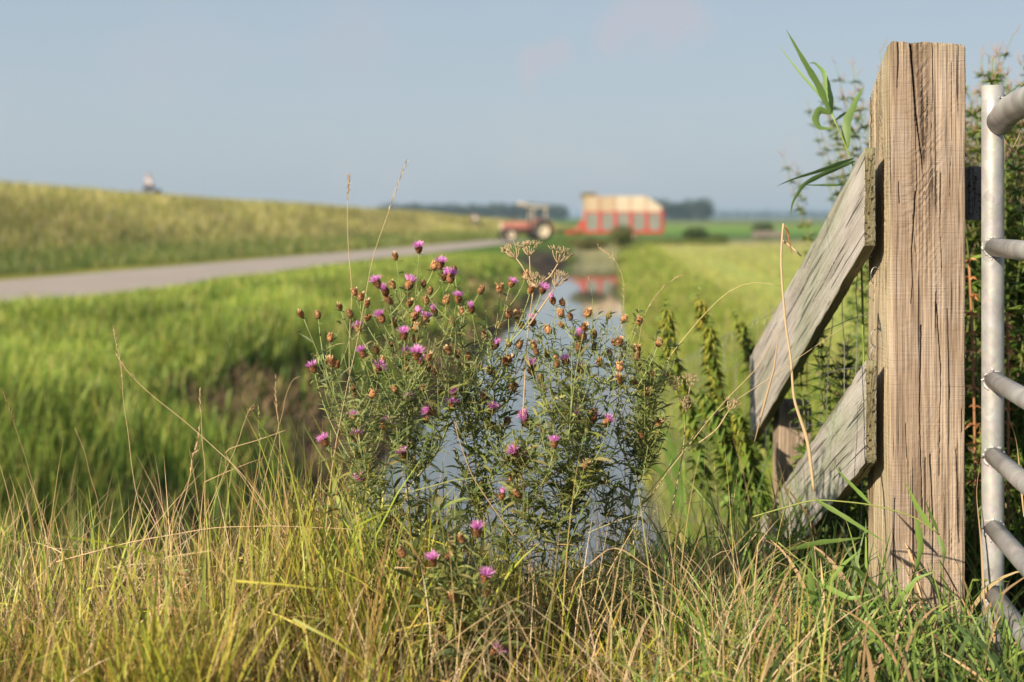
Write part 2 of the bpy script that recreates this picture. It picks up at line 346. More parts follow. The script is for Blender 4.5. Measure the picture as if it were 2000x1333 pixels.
left = (S_ < -3)[..., None]; nn_ = fbm(X_ * .8, Y_ * .8, 7)[..., None]
C_ = np.where(left, G_GREEN * (.6 + .8 * nn_), C_)
bankm = np.clip((-2.05 - Z_) * 2.5, 0, 1)[..., None] * np.where(left, 1, .55)
soil = np.where((Y_ > 100)[..., None], np.array([.09, .12, .03]), G_SOIL)
C_ = C_ * (1 - bankm) + (soil * (.5 + nn_)) * bankm
near = ((Y_ < 8) & (Z_ > -1.7))[..., None]
C_ = np.where(near, np.array([.07, .05, .028]) * (.6 + .8 * nn_), C_)
k, m_ = S_.shape; idx = np.arange(k * m_).reshape(k, m_)
g = MB(); g.add(np.stack([X_, Y_, Z_], -1), np.stack([idx[:-1, :-1], idx[:-1, 1:], idx[1:, 1:], idx[1:, :-1]], -1), C_.reshape(-1, 3))
structure(g.obj('ground', 'ground'))

def strip(name, m, xa, xb, z, Ys, c=(1, 1, 1), n=2):
    g = MB(); V = []
    for Y in Ys:
        for j in range(n): f = j / (n - 1); V.append([xa(Y) * (1 - f) + xb(Y) * f, Y, z])
    id_ = np.arange(len(V)).reshape(-1, n); g.add(V, np.stack([id_[:-1, :-1], id_[:-1, 1:], id_[1:, 1:], id_[1:, :-1]], -1), c)
    return structure(g.obj(name, m))
strip('water', 'water', lambda Y: -4.2 + DX * Y, lambda Y: 1.6 + DX * Y, WZ, np.arange(4, 118, 4.), n=4)
strip('road', 'asphalt', lambda Y: float(road_far(Y)), lambda Y: float(road_near(Y)), -1.975, np.arange(8, 125, 2.), n=4)

# dike: a grass bank beyond the road
CREST_Y = [-10, 20, 50, 70, 87, 126, 165, 204, 262]; CREST_Z = [1.9, 1.85, 1.7, 1.42, 1.06, .60, .05, -.62, -2.1]
def dike_pt(o, Y):
    cz_ = np.interp(Y, CREST_Y, CREST_Z)
    f = np.interp(o, [-1, 1.0, 2.4, 5, 11, 14, 18, 32], [0, .012, .03, .16, .80, 1, 1, 0])
    wob = (fbm(o * .12 + 7, Y * .05, 31) - .5) * .5 * np.clip(f * 3, 0, 1)
    return road_far(Y) - o, -2.03 + (cz_ + 2.03) * f + wob * np.clip((262 - Y) / 60, 0, 1)
O_, DY = np.meshgrid(np.concatenate([np.arange(-.3, 19, .5), np.arange(20, 34, 3.)]), np.concatenate([np.arange(6, 140, 1.2), np.arange(140, 266, 4)]))
DXx, DZ = dike_pt(O_, DY)
n = fbm(DXx * .5, DY * .22, 41)[..., None]; n2 = fbm(DXx * 2, DY * 1.0, 44)[..., None]
low = np.interp(O_, [0, 1.2, 2.2, 4.5, 7], [0, 0, 1, .9, 0])[..., None]
dc = (np.array([.21, .20, .055]) * (1 - low) + np.array([.08, .13, .025]) * low) * (.6 + .5 * n + .3 * n2)
dc = np.where((O_ < 1.8)[..., None], np.array([.20, .20, .035]) * (.7 + .6 * n), dc)
id_ = np.arange(O_.size).reshape(O_.shape); g = MB(); g.add(np.stack([DXx, DY, DZ], -1), np.stack([id_[:-1, :-1], id_[1:, :-1], id_[1:, 1:], id_[:-1, 1:]], -1), dc.reshape(-1, 3))
structure(g.obj('dike', 'ground'))

# ------------------------------------------------------------------ grass covers
def cmix(n, cols, p=None, j=.3):
    cols = np.asarray(cols, float); c = cols[rng.choice(len(cols), n, p=p)]
    return c * rng.uniform(1 - j, 1 + j, (n, 1)) * (1 + rng.normal(size=(n, 3)) * .04)
LUSH = [[.20, .32, .045], [.28, .38, .055], [.34, .39, .06], [.11, .21, .035], [.44, .41, .11]]
def cover(name, label, cat, X, Y, Z, h, wd, cb, ct, m='grass', segs=4, lean=.18, curl=.7, az=None, kink=None):
    n = len(X); mb = MB()
    a = rng.uniform(0, 2 * math.pi, n) if az is None else az
    blades(mb, np.stack([X, Y, Z], 1), h, wd, a, np.abs(rng.normal(size=n)) * lean, rng.uniform(.1, 1, n) * curl, cb, ct, segs, kink=kink)
    o = mb.obj(name, m); return tag(o, label, cat, kind='stuff')
# lush grass on the far bank of the ditch and the verge up to the road
n = 150000
Yr = 9 * (72 / 9) ** rng.random(n) ** .95; smin = np.maximum(-.39 * Yr - DX * Yr, road_near(Yr) + .1 - DX * Yr)
s = smin + (-3.3 - smin) * rng.random(n); X = s + DX * Yr; Z = gz(X, Yr)
patch = fbm(X * .7, Yr * .7, 51); bare = (patch < .42) & (s > -5.3) & (rng.random(n) < .93)
bare |= (rng.random(n) < np.interp(s + np.interp(Yr, [9, 19], [1.0, 0]) * np.interp(patch, [.35, .6], [1.3, .5]), [-5.4, -4.7, -3.3], [0, .75, .95]))
ok = ~bare & (Z > WZ + .02); X, Y, Z, s, patch = X[ok], Yr[ok], Z[ok], s[ok], patch[ok]; n = len(X)
tall = fbm(X * .45, Y * .45, 61); h = rng.uniform(.28, .62, n) * np.interp(tall, [.3, .7], [.65, 1.35]) * np.interp(s, [-14, -8, -5.5], [.8, .9, 1])
h *= np.interp(X - road_near(Y), [0, 2.5], [.35, 1]) * np.interp(Y, [25, 80], [1, .4]) 
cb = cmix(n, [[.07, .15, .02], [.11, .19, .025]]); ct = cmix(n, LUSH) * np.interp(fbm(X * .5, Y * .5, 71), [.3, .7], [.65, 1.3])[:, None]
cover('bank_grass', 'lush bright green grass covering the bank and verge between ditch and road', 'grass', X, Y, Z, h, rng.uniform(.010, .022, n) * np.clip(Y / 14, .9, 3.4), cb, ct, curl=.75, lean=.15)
# dead thatch at the foot of the bank
n = 30000; Y = 8 * (50 / 8) ** rng.random(n); s = rng.uniform(-6.0, -3.0, n); X = s + DX * Y; Z = gz(X, Y); ok = (fbm(X * .7, Y * .7, 51) < .5) & (Z > WZ)
X, Y, Z = X[ok], Y[ok], Z[ok]; n = len(X)
c = cmix(n, [[.28, .19, .10], [.38, .27, .16], [.20, .14, .075], [.14, .19, .04]])
cover('dead_bank_grass', 'brown dead grass matted on the foot of the ditch bank', 'dead grass', X, Y, Z, rng.uniform(.12, .4, n), rng.uniform(.008, .014, n) * np.clip(Y / 12, 1, 3), c * .7, c, 'straw', 3, lean=.8, curl=1.2)
# dike grass
n = 90000; Y = 34 * (230 / 34) ** rng.random(n); o = rng.uniform(1.3, 17, n); o = np.where(rng.random(n) < .2, rng.uniform(12, 17, n), o); X, Z = dike_pt(o, Y); ok = X > -.385 * Y; X, Y, Z, o = X[ok], Y[ok], Z[ok], o[ok]; n = len(X)
ct = cmix(n, [[.38, .35, .10], [.46, .40, .16], [.27, .30, .06], [.56, .50, .30], [.19, .25, .05]], [.3, .25, .2, .1, .15]) * np.interp(fbm(X * .3, Y * .12, 81), [.3, .7], [.75, 1.2])[:, None]
lowm = (o < 5)[:, None] & (rng.random(n) < .75)[:, None]; ct = np.where(lowm, cmix(n, [[.09, .16, .03], [.13, .20, .035], [.2, .24, .05]]), ct)
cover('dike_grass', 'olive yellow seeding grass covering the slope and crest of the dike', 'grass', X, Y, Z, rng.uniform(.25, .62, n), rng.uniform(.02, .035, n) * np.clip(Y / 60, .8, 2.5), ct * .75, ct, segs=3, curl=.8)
# right bank of the ditch and field edge
n = 60000; Y = 6.5 * (110 / 6.5) ** rng.random(n); s = .42 + 2.5 * rng.random(n) ** 1.1; X = s + DX * Y; Z = gz(X, Y)
ok = (rng.random(n) < np.interp(s, [.6, 1.2, 2.6, 5.5], [.9, 1, .45, .03])) & (Z > WZ); X, Y, Z, s = X[ok], Y[ok], Z[ok], s[ok]; n = len(X)
ct = cmix(n, [[.22, .32, .04], [.32, .37, .06], [.14, .23, .03], [.42, .34, .14]], [.35, .3, .2, .15])
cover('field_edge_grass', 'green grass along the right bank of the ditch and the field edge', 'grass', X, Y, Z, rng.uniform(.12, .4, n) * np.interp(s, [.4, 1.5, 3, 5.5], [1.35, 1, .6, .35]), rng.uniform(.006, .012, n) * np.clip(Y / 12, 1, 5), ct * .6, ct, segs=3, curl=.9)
n = 34000; Y = 16 * (112 / 16) ** rng.random(n); s = 2.4 + rng.uniform(0, 1, n) ** 1.2 * .30 * Y; X = s + DX * Y; rows = .5 + .5 * np.sin(s * 2.4); ok = rng.random(n) < .35 + .65 * rows; X, Y = X[ok], Y[ok]; n = len(X)
ct = cmix(n, [[.42, .41, .10], [.34, .36, .08], [.48, .42, .17], [.22, .27, .06]])
cover('mown_stubble', 'short mown yellow green stubble on the field right of the ditch', 'grass', X, Y, gz(X, Y), rng.uniform(.05, .17, n), rng.uniform(.012, .02, n) * np.clip(Y / 25, 1, 4), ct * .8, ct, segs=3, lean=.5, curl=.9)
# foreground sward: mixed straw and yellow green, thin
n = 54000
X = rng.uniform(-1.75, .62, n); Y = 2.35 + 2.3 * rng.random(n) ** 1.7; Z = gz(X, Y)
tuft = fbm(X * 5, Y * 5, 91); ok = (rng.random(n) < np.interp(tuft, [.35, .6], [.12, 1])) & (X < .62) & (np.hypot(X + .1, Y - 2.70) > .12 * rng.random(n) + .06) & ((Y < 3.3) | (tuft > .56 + .05 * (X < -.8))) & (X > -.40 * Y - .1); X, Y, Z, tuft = X[ok], Y[ok], Z[ok], tuft[ok]; n = len(X)
kind = rng.random(n) + (fbm(X * 2.2, Y * 2.2, 95) - .5) * .7
grn = kind > .30; long_ = rng.random(n) < .12
h = rng.uniform(.05, .19, n) * np.interp(tuft, [.3, .7], [.5, 1.4]) + long_ * rng.uniform(.03, .22, n)
h *= np.interp(X / Y, [-.36, -.3, -.2, -.13, -.08, .05, .2], [.50, .62, .80, 1.15, .95, .42, .42]) * np.interp(Y, [2.4, 3.2, 3.8], [1.15, 1, .8]) * np.interp(fbm(X * 2.1 + 5, Y * 2.1, 93, 2), [.28, .72], [.35, 1.55])
cb = np.where(grn[:, None], cmix(n, [[.15, .15, .04], [.20, .18, .05]]), cmix(n, [[.27, .16, .075], [.20, .12, .055], [.34, .23, .12]]))  # darker blade bases: natural browning plus painted shade of the gaps between stems
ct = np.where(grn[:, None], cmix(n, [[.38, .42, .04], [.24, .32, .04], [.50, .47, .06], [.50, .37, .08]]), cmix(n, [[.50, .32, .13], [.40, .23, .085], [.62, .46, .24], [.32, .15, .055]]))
kink = np.where(rng.random(n) < .24, rng.uniform(.6, 1.9, n), 0)
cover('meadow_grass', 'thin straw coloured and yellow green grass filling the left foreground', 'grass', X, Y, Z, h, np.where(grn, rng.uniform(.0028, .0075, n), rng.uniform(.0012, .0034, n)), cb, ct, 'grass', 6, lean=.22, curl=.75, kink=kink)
n = 1500; X = rng.uniform(-1.5, -.15, n); Y = rng.uniform(2.7, 3.7, n); Z = gz(X, Y); ok = fbm(X * 4, Y * 4, 97) > .48; X, Y, Z = X[ok], Y[ok], Z[ok]; n = len(X); ct = cmix(n, [[.32, .36, .06], [.42, .42, .08], [.22, .29, .06], [.46, .31, .13]])
cover('tall_grass', 'taller yellow green grass blades rising from the left foreground', 'grass', X, Y, Z, rng.uniform(.18, .42, n) * np.interp(X / Y, [-.36, -.2], [.8, 1]), rng.uniform(.0035, .0075, n), ct * .8, ct, 'grass', 7, lean=.16, curl=.6, kink=np.where(rng.random(n) < .15, rng.uniform(.6, 1.6, n), 0))
n = 300; X = rng.normal(-.28, .12, n); Y = rng.uniform(2.75, 3.25, n); Z = gz(X, Y); ct = cmix(n, [[.38, .42, .06], [.28, .36, .05], [.46, .44, .12]])
cover('coarse_grass', 'coarse yellow green grass tuft on the left side of the knapweed', 'grass', X, Y, Z, rng.uniform(.16, .42, n), rng.uniform(.005, .010, n), ct * .75, ct, 'grass', 8, lean=.22, curl=.9)
# fallen straw threaded through it
n = 3200; X = rng.uniform(-1.5, .55, n); Y = 2.4 + 1.3 * rng.random(n); Z = gz(X, Y) + rng.uniform(.0, .07, n)
c = cmix(n, [[.55, .42, .24], [.42, .28, .14], [.64, .52, .34]])
cover('fallen_straw', 'pale dry straw lying tangled in the foreground grass', 'straw', X, Y, Z, rng.uniform(.12, .35, n), rng.uniform(.0012, .0028, n), c * .9, c, 'straw', 5, lean=1.0, curl=.7)
n = 420; X = rng.uniform(-1.35, .6, n); Y = rng.uniform(2.45, 3.5, n); c = cmix(n, [[.58, .44, .24], [.46, .32, .16], [.50, .44, .14]])
cover('long_straw', 'long thin dry stems crossing at all angles over the foreground grass', 'dry stems', X, Y, gz(X, Y) + .02, rng.uniform(.22, .52, n), rng.uniform(.0016, .0028, n), c * .9, c, 'straw', 8, lean=.55, curl=.45, kink=np.where(rng.random(n) < .3, rng.uniform(.5, 1.6, n), 0))
# right foreground: broad matted green blades with some dead ones
n = 30000; X = rng.uniform(.22, 1.25, n); Y = 2.35 + 2.3 * rng.random(n) ** 1.1; Z = gz(X, Y)
ok = (rng.random(n) < np.interp(X, [.22, .6], [.3, 1])) & ~((X > .85) & (X < 1.08) & (Y > 3.27) & (Y < 3.53)); X, Y, Z = X[ok], Y[ok], Z[ok]; n = len(X)
dead = rng.random(n) < .17
h = rng.uniform(.05, .15, n) * np.interp(X, [.5, .75], [1, .62]) * np.interp(fbm(X * 5, Y * 5, 99), [.3, .7], [.7, 1.35])
ct = np.where(dead[:, None], cmix(n, [[.50, .36, .20], [.38, .23, .12], [.58, .44, .26]]), cmix(n, [[.13, .24, .045], [.20, .31, .05], [.28, .36, .07], [.10, .18, .05], [.36, .38, .08]]))
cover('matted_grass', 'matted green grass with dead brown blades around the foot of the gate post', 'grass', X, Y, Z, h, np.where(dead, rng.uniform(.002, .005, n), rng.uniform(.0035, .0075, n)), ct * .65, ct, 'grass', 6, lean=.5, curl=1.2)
n = 1500; X = rng.uniform(.30, 1.2, n); Y = rng.uniform(2.55, 3.6, n); ok = ~((X > .84) & (X < 1.09) & (Y > 3.24) & (Y < 3.56)); X, Y = X[ok], Y[ok]; n = len(X); Z = gz(X, Y) + .02
ct = cmix(n, [[.17, .27, .06], [.24, .33, .07], [.12, .20, .07], [.45, .32, .17]], [.32, .26, .2, .22])
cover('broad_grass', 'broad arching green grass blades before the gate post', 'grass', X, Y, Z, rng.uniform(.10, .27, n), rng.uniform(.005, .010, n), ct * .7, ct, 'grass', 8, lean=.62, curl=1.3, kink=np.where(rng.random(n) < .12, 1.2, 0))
# weeds behind braces
n = 9000; X = rng.uniform(.55, 2.4, n); Y = rng.uniform(3.75, 8, n); Z = gz(X, Y); ct = cmix(n, [[.10, .19, .03], [.16, .25, .04], [.05, .10, .02], [.40, .30, .14]], [.35, .3, .2, .15])
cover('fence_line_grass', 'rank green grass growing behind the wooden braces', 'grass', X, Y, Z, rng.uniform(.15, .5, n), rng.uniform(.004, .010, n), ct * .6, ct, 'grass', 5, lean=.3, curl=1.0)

# ------------------------------------------------------------------ gate post (oak) with braces
def timber(mb, halfx, halfy, L0, top, front_cracks=(), rnd=.006, rows=460, npf=120, nps=60, amp=1.0, xform=None, sawtop=False, tint=None):
    """vertical beam, x in +-halfx, y in +-halfy; z from L0 to top(x,y). perimeter starts at front-left going right"""
    def side(n, a, b): return [np.array(a) * (1 - i / n) + np.array(b) * (i / n) for i in range(n)]
    hx, hy = halfx, halfy
    per = np.array(side(npf, (-hx, -hy), (hx, -hy)) + side(nps, (hx, -hy), (hx, hy)) + side(npf // 3, (hx, hy), (-hx, hy)) + side(nps, (-hx, hy), (-hx, -hy)))
    # rounded arrises
    cx = np.clip(per[:, 0], -hx + rnd, hx - rnd); cy = np.clip(per[:, 1], -hy + rnd, hy - rnd); d = np.stack([per[:, 0] - cx, per[:, 1] - cy], 1); ln = np.linalg.norm(d, axis=1, keepdims=True)
    nrm2 = np.where(ln > 1e-6, d / np.maximum(ln, 1e-6), 0); per2 = np.stack([cx, cy], 1) + nrm2 * rnd
    n = len(per); seg = np.linalg.norm(np.roll(per, -1, 0) - per, axis=1); u = np.concatenate([[0], np.cumsum(seg)[:-1]])
    t = np.linspace(0, 1, rows)
    Ztop = top(per2[:, 0], per2[:, 1]); U, T = np.meshgrid(u, t); Zg = L0 + (Ztop[None] - L0) * T
    disp = (fbm(U * 260, Zg * 5, 1, 3) - .5) * .0030 * amp + (fbm(U * 9, Zg * 4, 2, 3) - .5) * .005 * amp
    if sawtop:
        msk = np.clip(fbm(U * 14 + 3, Zg * 3.2, 12, 2) * 3.2 - 1.15, 0, 1) * np.clip((Zg + .25) * 3, .25, 1)
        arc = Zg * 150 + 9 * np.sin(U * 22 + 1) + 5 * fbm(U * 12, Zg * 7, 13, 2)
        disp = disp + msk * (vn(U * 26, arc * 1.9, 14) - .5) * .0036
    cr_ = np.zeros_like(U)
    for pts, wd, dp in front_cracks:
        pts = np.asarray(pts, float); xc = np.interp(-Zg, -pts[:, 1], pts[:, 0]) + hx + .0012 * (vn(Zg * 70, Zg * 0, 77) - .5)
        inr = (Zg < pts[0, 1] + .001) & (Zg > pts[-1, 1]); tt = np.clip((pts[0, 1] - Zg) / (pts[0, 1] - pts[-1, 1]), 0, 1)
        g_ = np.exp(-((U - xc) / (wd * (1 - .7 * tt))) ** 2) * inr; cr_ = np.maximum(cr_, g_ * dp)
    for _ in range(44):   # small checks all round
        uu = rng.uniform(0, u[-1]); z0 = rng.uniform(L0, .38); ln_ = rng.uniform(.05, .32); dr_ = rng.normal() * .02
        g_ = np.exp(-((U - uu - (z0 - Zg) * dr_ - .001 * vn(Zg * 60, Zg * 0, 5)) / .0011) ** 2) * (Zg < z0) * (Zg > z0 - ln_); cr_ = np.maximum(cr_, g_ * .005)
    disp = disp - cr_ * amp
    # outward normal per perimeter point
    nx = np.where(np.abs(np.abs(per[:, 0]) - hx) < 1e-6, np.sign(per[:, 0]), 0.); ny = np.where(np.abs(np.abs(per[:, 1]) - hy) < 1e-6, np.sign(per[:, 1]), 0.)
    nl = np.maximum(np.hypot(nx, ny), 1e-6); nx /= nl; ny /= nl
    V = np.stack([per2[:, 0][None] + nx[None] * disp, per2[:, 1][None] + ny[None] * disp, Zg], -1)
    chip = (vn(U * 60, Zg * 30, 3) - .5)
    V[-1, :, 2] -= .004 * vn(u * 160, u * 0, 8) + cr_[-1] * 1.5; V[-2:, :, 0] *= .988; V[-2:, :, 1] *= .988
    C = np.ones((rows, n, 3)); C *= (1 - .55 * np.clip(cr_ / .006, 0, 1))[..., None]
    if tint is not None: C *= tint(V, U, n, npf, nps)
    id_ = np.arange(rows * n).reshape(rows, n); q = np.stack([id_[:-1], np.roll(id_, -1, 1)[:-1], np.roll(id_, -1, 1)[1:], id_[1:]], -1).reshape(-1, 4)
    verts = [V.reshape(-1, 3)]; cols = [C.reshape(-1, 3)]; base = rows * n; prev = id_[-1]
    for r_, sc_ in enumerate((.9, .7, .45, .2, .02)):   # end grain cap
        ring = V[-1].copy(); ring[:, 0] *= sc_; ring[:, 1] *= sc_; ring[:, 2] = top(ring[:, 0], ring[:, 1]) + (vn(ring[:, 0] * 300, ring[:, 1] * 300, 6) - .5) * .004
        verts.append(ring); cols.append(np.ones((n, 3)) * .8); cur = base + np.arange(n); base += n
        q = np.concatenate([q, np.stack([prev, np.roll(prev, -1), np.roll(cur, -1), cur], -1)]); prev = cur
    v = np.concatenate(verts)
    if xform is not None: v = xform(v)
    mb.add(v, q, np.concatenate(cols))
PX, PY, PHX, PHY = (740 + 886) / 2 / F * 3.3 + .0, 3.3 + .105, .0875, .105
def post_top(x, y):
    return .412 - np.clip((y + PHY) / (2 * PHY), 0, 1) ** 1.3 * .13 - .012 * (x > .02) * np.clip((x - .02) * 12, 0, 1) * np.clip(1, 0, 1) - .006 * vn(x * 40, y * 20, 4)
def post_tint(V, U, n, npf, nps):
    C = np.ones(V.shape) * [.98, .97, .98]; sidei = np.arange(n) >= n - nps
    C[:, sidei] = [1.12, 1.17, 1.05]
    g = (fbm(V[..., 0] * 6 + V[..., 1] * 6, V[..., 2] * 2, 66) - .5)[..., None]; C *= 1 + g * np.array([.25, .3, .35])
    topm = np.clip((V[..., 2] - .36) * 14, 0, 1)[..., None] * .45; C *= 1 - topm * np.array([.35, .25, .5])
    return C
post = thing('gate_post', (PX, PY, -.95), 'thick square weathered oak gate post with a cracked slanted top', 'gate post')
mb = MB()
cracks = [([(-.04, .42), (-.034, .33), (-.028, .24), (-.018, .16), (-.012, .11)], .0026, .02),
          ([(-.028, .06), (-.032, 0), (-.038, -.08), (-.036, -.15), (-.04, -.2)], .0016, .012),
          ([(-.07, .42), (-.068, .36), (-.072, .3)], .0016, .01), ([(.01, .41), (.012, .3), (.008, .2)], .0012, .006),
          ([(.03, .1), (.028, -.02), (.032, -.12)], .0012, .006), ([(-.015, -.25), (-.02, -.45), (-.012, -.7)], .0016, .01),
          ([(.02, -.2), (.03, -.35), (.026, -.6)], .0013, .008), ([(.055, .36), (.055, .2), (.05, .05)], .0011, .005), ([(0.005, -.55), (.012, -.7), (.008, -.9)], .0016, .01)]
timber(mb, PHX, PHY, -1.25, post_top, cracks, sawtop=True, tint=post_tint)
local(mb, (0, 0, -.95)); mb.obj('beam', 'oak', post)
# knots / bolt holes
# dark timber block bolted behind, between post and gate
mb = MB(); timber(mb, .024, .03, -.11, lambda x, y: x * 0 + .0, rows=60, npf=30, nps=20, amp=.6)
o = (P(1903, 327, 3.5)); local(mb, (0, 0, 0)); mb.xf(lambda v: v * [1.0, 1, 1.18] + [o[0], o[1], o[2]]); mb.c = [c * .38 for c in mb.c]; blk = mb.obj('latch_block', M['board'], post); blk.location = -np.array([PX, PY, -.95]); blk.data = blk.data; blk['label'] = 'small dark timber block behind the post'

def brace(name, label, y0, y1, ztop, slope, hgt, x0, thick=.026, curve=0.0, seed=1, flare=1.0):
    t = thing(name, (x0, y0, ztop), label, 'wooden brace', 'wooden braces beside the gate post')
    mb = MB(); nL, npx = 260, 90
    hx, hz = thick / 2, hgt / 2
    per = [(-hx, -hz + hgt * i / npx) for i in range(npx)] + [(-hx + thick * i / 14, hz) for i in range(14)] + [(hx, hz - hgt * i / 30) for i in range(30)] + [(hx - thick * i / 14, -hz) for i in range(14)]
    per = np.array(per); n = len(per); uu = np.arange(n) * .0027; Lv = np.linspace(0, 1, nL); U, T = np.meshgrid(uu, Lv); yy = y0 + (y1 - y0) * T
    d = (fbm(U * 330, yy * 9, seed, 3) - .5) * .0016 + (fbm(U * 12, yy * 4, seed + 3, 3) - .5) * .004
    pit = .6 * np.clip(vn(U * 260, yy * 70, seed + 9) - .80, 0, 1) * np.clip(vn(U * 20, yy * 6, seed + 5) * 2 - .6, 0, 1) * .03; d = d - pit
    nx = np.where(per[:, 0] <= -hx + 1e-6, -1., 0) + np.where(per[:, 0] >= hx - 1e-6, 1., 0); nz_ = np.where(per[:, 1] >= hz - 1e-6, 1., 0) + np.where(per[:, 1] <= -hz + 1e-6, -1., 0)
    rag = (vn(T * 30, U * 0, seed + 2) - .5) * .006 
    ex = np.interp(Lv, [0, 1], [1, flare])[:, None]
    V = np.stack([x0 + per[:, 0][None] + nx[None] * d, yy + 0 * U, ztop - hz * ex + per[:, 1][None] * ex + nz_[None] * (d + rag) - slope * (yy - y0) - curve * (T ** 2)], -1)
    C = np.ones(V.shape); C *= 1 - np.clip(pit * 60, 0, .6)[..., None]
    edge = (np.abs(per[:, 1]) > hz - 1e-6)[None, :, None]; C = np.where(edge, C * [.62, .62, .42], C)
    algae = np.clip(fbm(U * 8, yy * 3, seed + 20) * 2.4 - 1.1, 0, 1)[..., None]; C = C * (1 - algae * np.array([.30, .17, .35]))
    id_ = np.arange(nL * n).reshape(nL, n); q = np.stack([id_[:-1], id_[1:], np.roll(id_, -1, 1)[1:], np.roll(id_, -1, 1)[:-1]], -1).reshape(-1, 4)
    vs = [V.reshape(-1, 3)]; cs = [C.reshape(-1, 3)]; base = nL * n
    for row, flip in ((0, 0), (nL - 1, 1)):
        prev = id_[row]; ctr = V[row].mean(0)
        for sc_ in (.8, .3, .01):
            ring = ctr + (V[row] - ctr) * sc_; ring[:, 1] += (vn(ring[:, 0] * 700, ring[:, 2] * 500, 2) - .5) * .0025 * (1 if sc_ > .02 else 0)
            vs.append(ring); cs.append(np.ones((n, 3)) * [.50, .47, .30]); cur = base + np.arange(n); base += n
            a, b = np.roll(prev, -1), np.roll(cur, -1)
            q = np.concatenate([q, np.stack([prev, a, b, cur] if not flip else [cur, b, a, prev], -1)]); prev = cur
    mb.add(np.concatenate(vs), q, np.concatenate(cs)); local(mb, (x0, y0, ztop)); mb.obj('plank', 'board', t)
    nb = MB()
    return t
BX = .838
brace('wooden_brace', 'upper grey weathered plank sloping down from the post towards the field', 3.33, 4.93, .163, .405, .228, BX, seed=3, flare=1.3)
brace('wooden_brace', 'lower grey weathered plank, sloping down from the post into the grass', 3.33, 4.75, -.335, .48, .24, BX + .003, seed=8)
# spacer timbers that hold the planks off the post
mb = MB(); stub = thing('stub_post', (.93, 4.72, -1.2), 'short weathered stub post standing under the planks at the back', 'post')
timber(mb, .055, .05, -1.7, lambda x, y: -.62 + .03 * vn(x * 30, y * 30, 2), rows=160, npf=50, nps=30)
mb.xf(lambda v: v + [0, 0, 1.2]); mb.obj('beam', 'oak', stub)

# wire mesh stapled to the post, running back along the fence line
fence = thing('wire_fence', (.89, 3.52, -.95), 'rusty thin wire mesh fence running back from the gate post', 'wire fence')
mb = MB()
for i, zz in enumerate(np.linspace(-.08, -.9, 7)):
    ys = np.linspace(3.5, 9, 40); pts = np.stack([.90 + .02 * (fbm(ys * 3, ys * 0 + i, 4) - .5) + 0 * ys, ys, zz - .17 * (ys - 3.5) + .03 * (fbm(ys * 2, ys * 0 + i, 6) - .5)], 1); tube(mb, pts, .0012, (1, 1, 1), 4)
for i, yy in enumerate(np.arange(3.56, 9, .15)):
    zs = np.linspace(-.06, -.95, 18); pts = np.stack([.90 + .03 * (fbm(zs * 6, zs * 0 + i, 14) - .5), yy + .06 * (fbm(zs * 5, zs * 0 + i, 16) - .5), zs - .17 * (yy - 3.5)], 1); tube(mb, pts, .0011, (1, 1, 1), 4)
local(mb, (.89, 3.52, -.95)); mb.obj('mesh', 'wire', fence)
mb = MB()   # loose twisted ends wrapped at the post side
for i in range(5):
    mb = MB()
    z0 = (-.02, -.12, -.27, -.31, -.36)[i]; a = np.linspace(0, 14, 60); x = PX - PHX - .012
    tube(mb, np.stack([x + .006 * np.cos(a), 3.40 + .008 * a / 2 + .004 * np.sin(a * 1.3), z0 - .012 * a / 2 + .008 * np.sin(a)], 1), .0011, (1, 1, 1), 4)
    local(mb, (.89, 3.52, -.95)); mb.obj('twisted_end', 'wire', fence)
for yy in (6.4, 9.0):
    mb = MB(); zg = float(gz(.95, yy)); timber(mb, .04, .04, zg - .3 , lambda x, y, zg=zg: x * 0 + zg + .85, rows=80, npf=24, nps=16); mb.xf(lambda v: v + [.95 - .89, yy - 3.52, .95]); mb.obj('fence_post', 'board', fence)

# ------------------------------------------------------------------ gate
gate = thing('metal_gate', (1.083, 3.2, -1.0), 'galvanised tubular metal gate with curved top bar beside the oak post', 'gate')
GD = nrm(np.array([-.144, -1.0, 0.])); G0 = np.array([(1939 - 1000) / F * 3.2, 3.2, 0])
def gp(d, z): return G0 + GD * d + np.array([0, 0, z])
LG = np.array([1.083, 3.2, -1.0])
def gtube(name, pts, r, sides=28):
    mb = MB(); tube(mb, pts, r, (1, 1, 1), sides); local(mb, LG); return mb.obj(name, 'galv', gate)
gtube('upright', np.stack([gp(0, z) for z in np.linspace(-1.12, .296, 20)]), .0245)
gtube('upright', np.stack([gp(3.7, z) for z in np.linspace(-1.12, .296, 20)]), .0245)
gtube('top_bar', np.stack([gp(d, .238 + .03 * math.exp(-d * 9) * 0 - .035 * math.exp(-d * 14)) + [.013, 0, 0] for d in np.linspace(.024, 3.7, 60)]), .0305)
for zz, kk in ((-.067, 0), (-.365, 0), (-.535, 0), (-.697, 0), (-.845, 0), (-1.0, 0)):
    gtube('bar', np.stack([gp(d, zz) for d in np.linspace(.006, 3.7, 12)]), .0205)
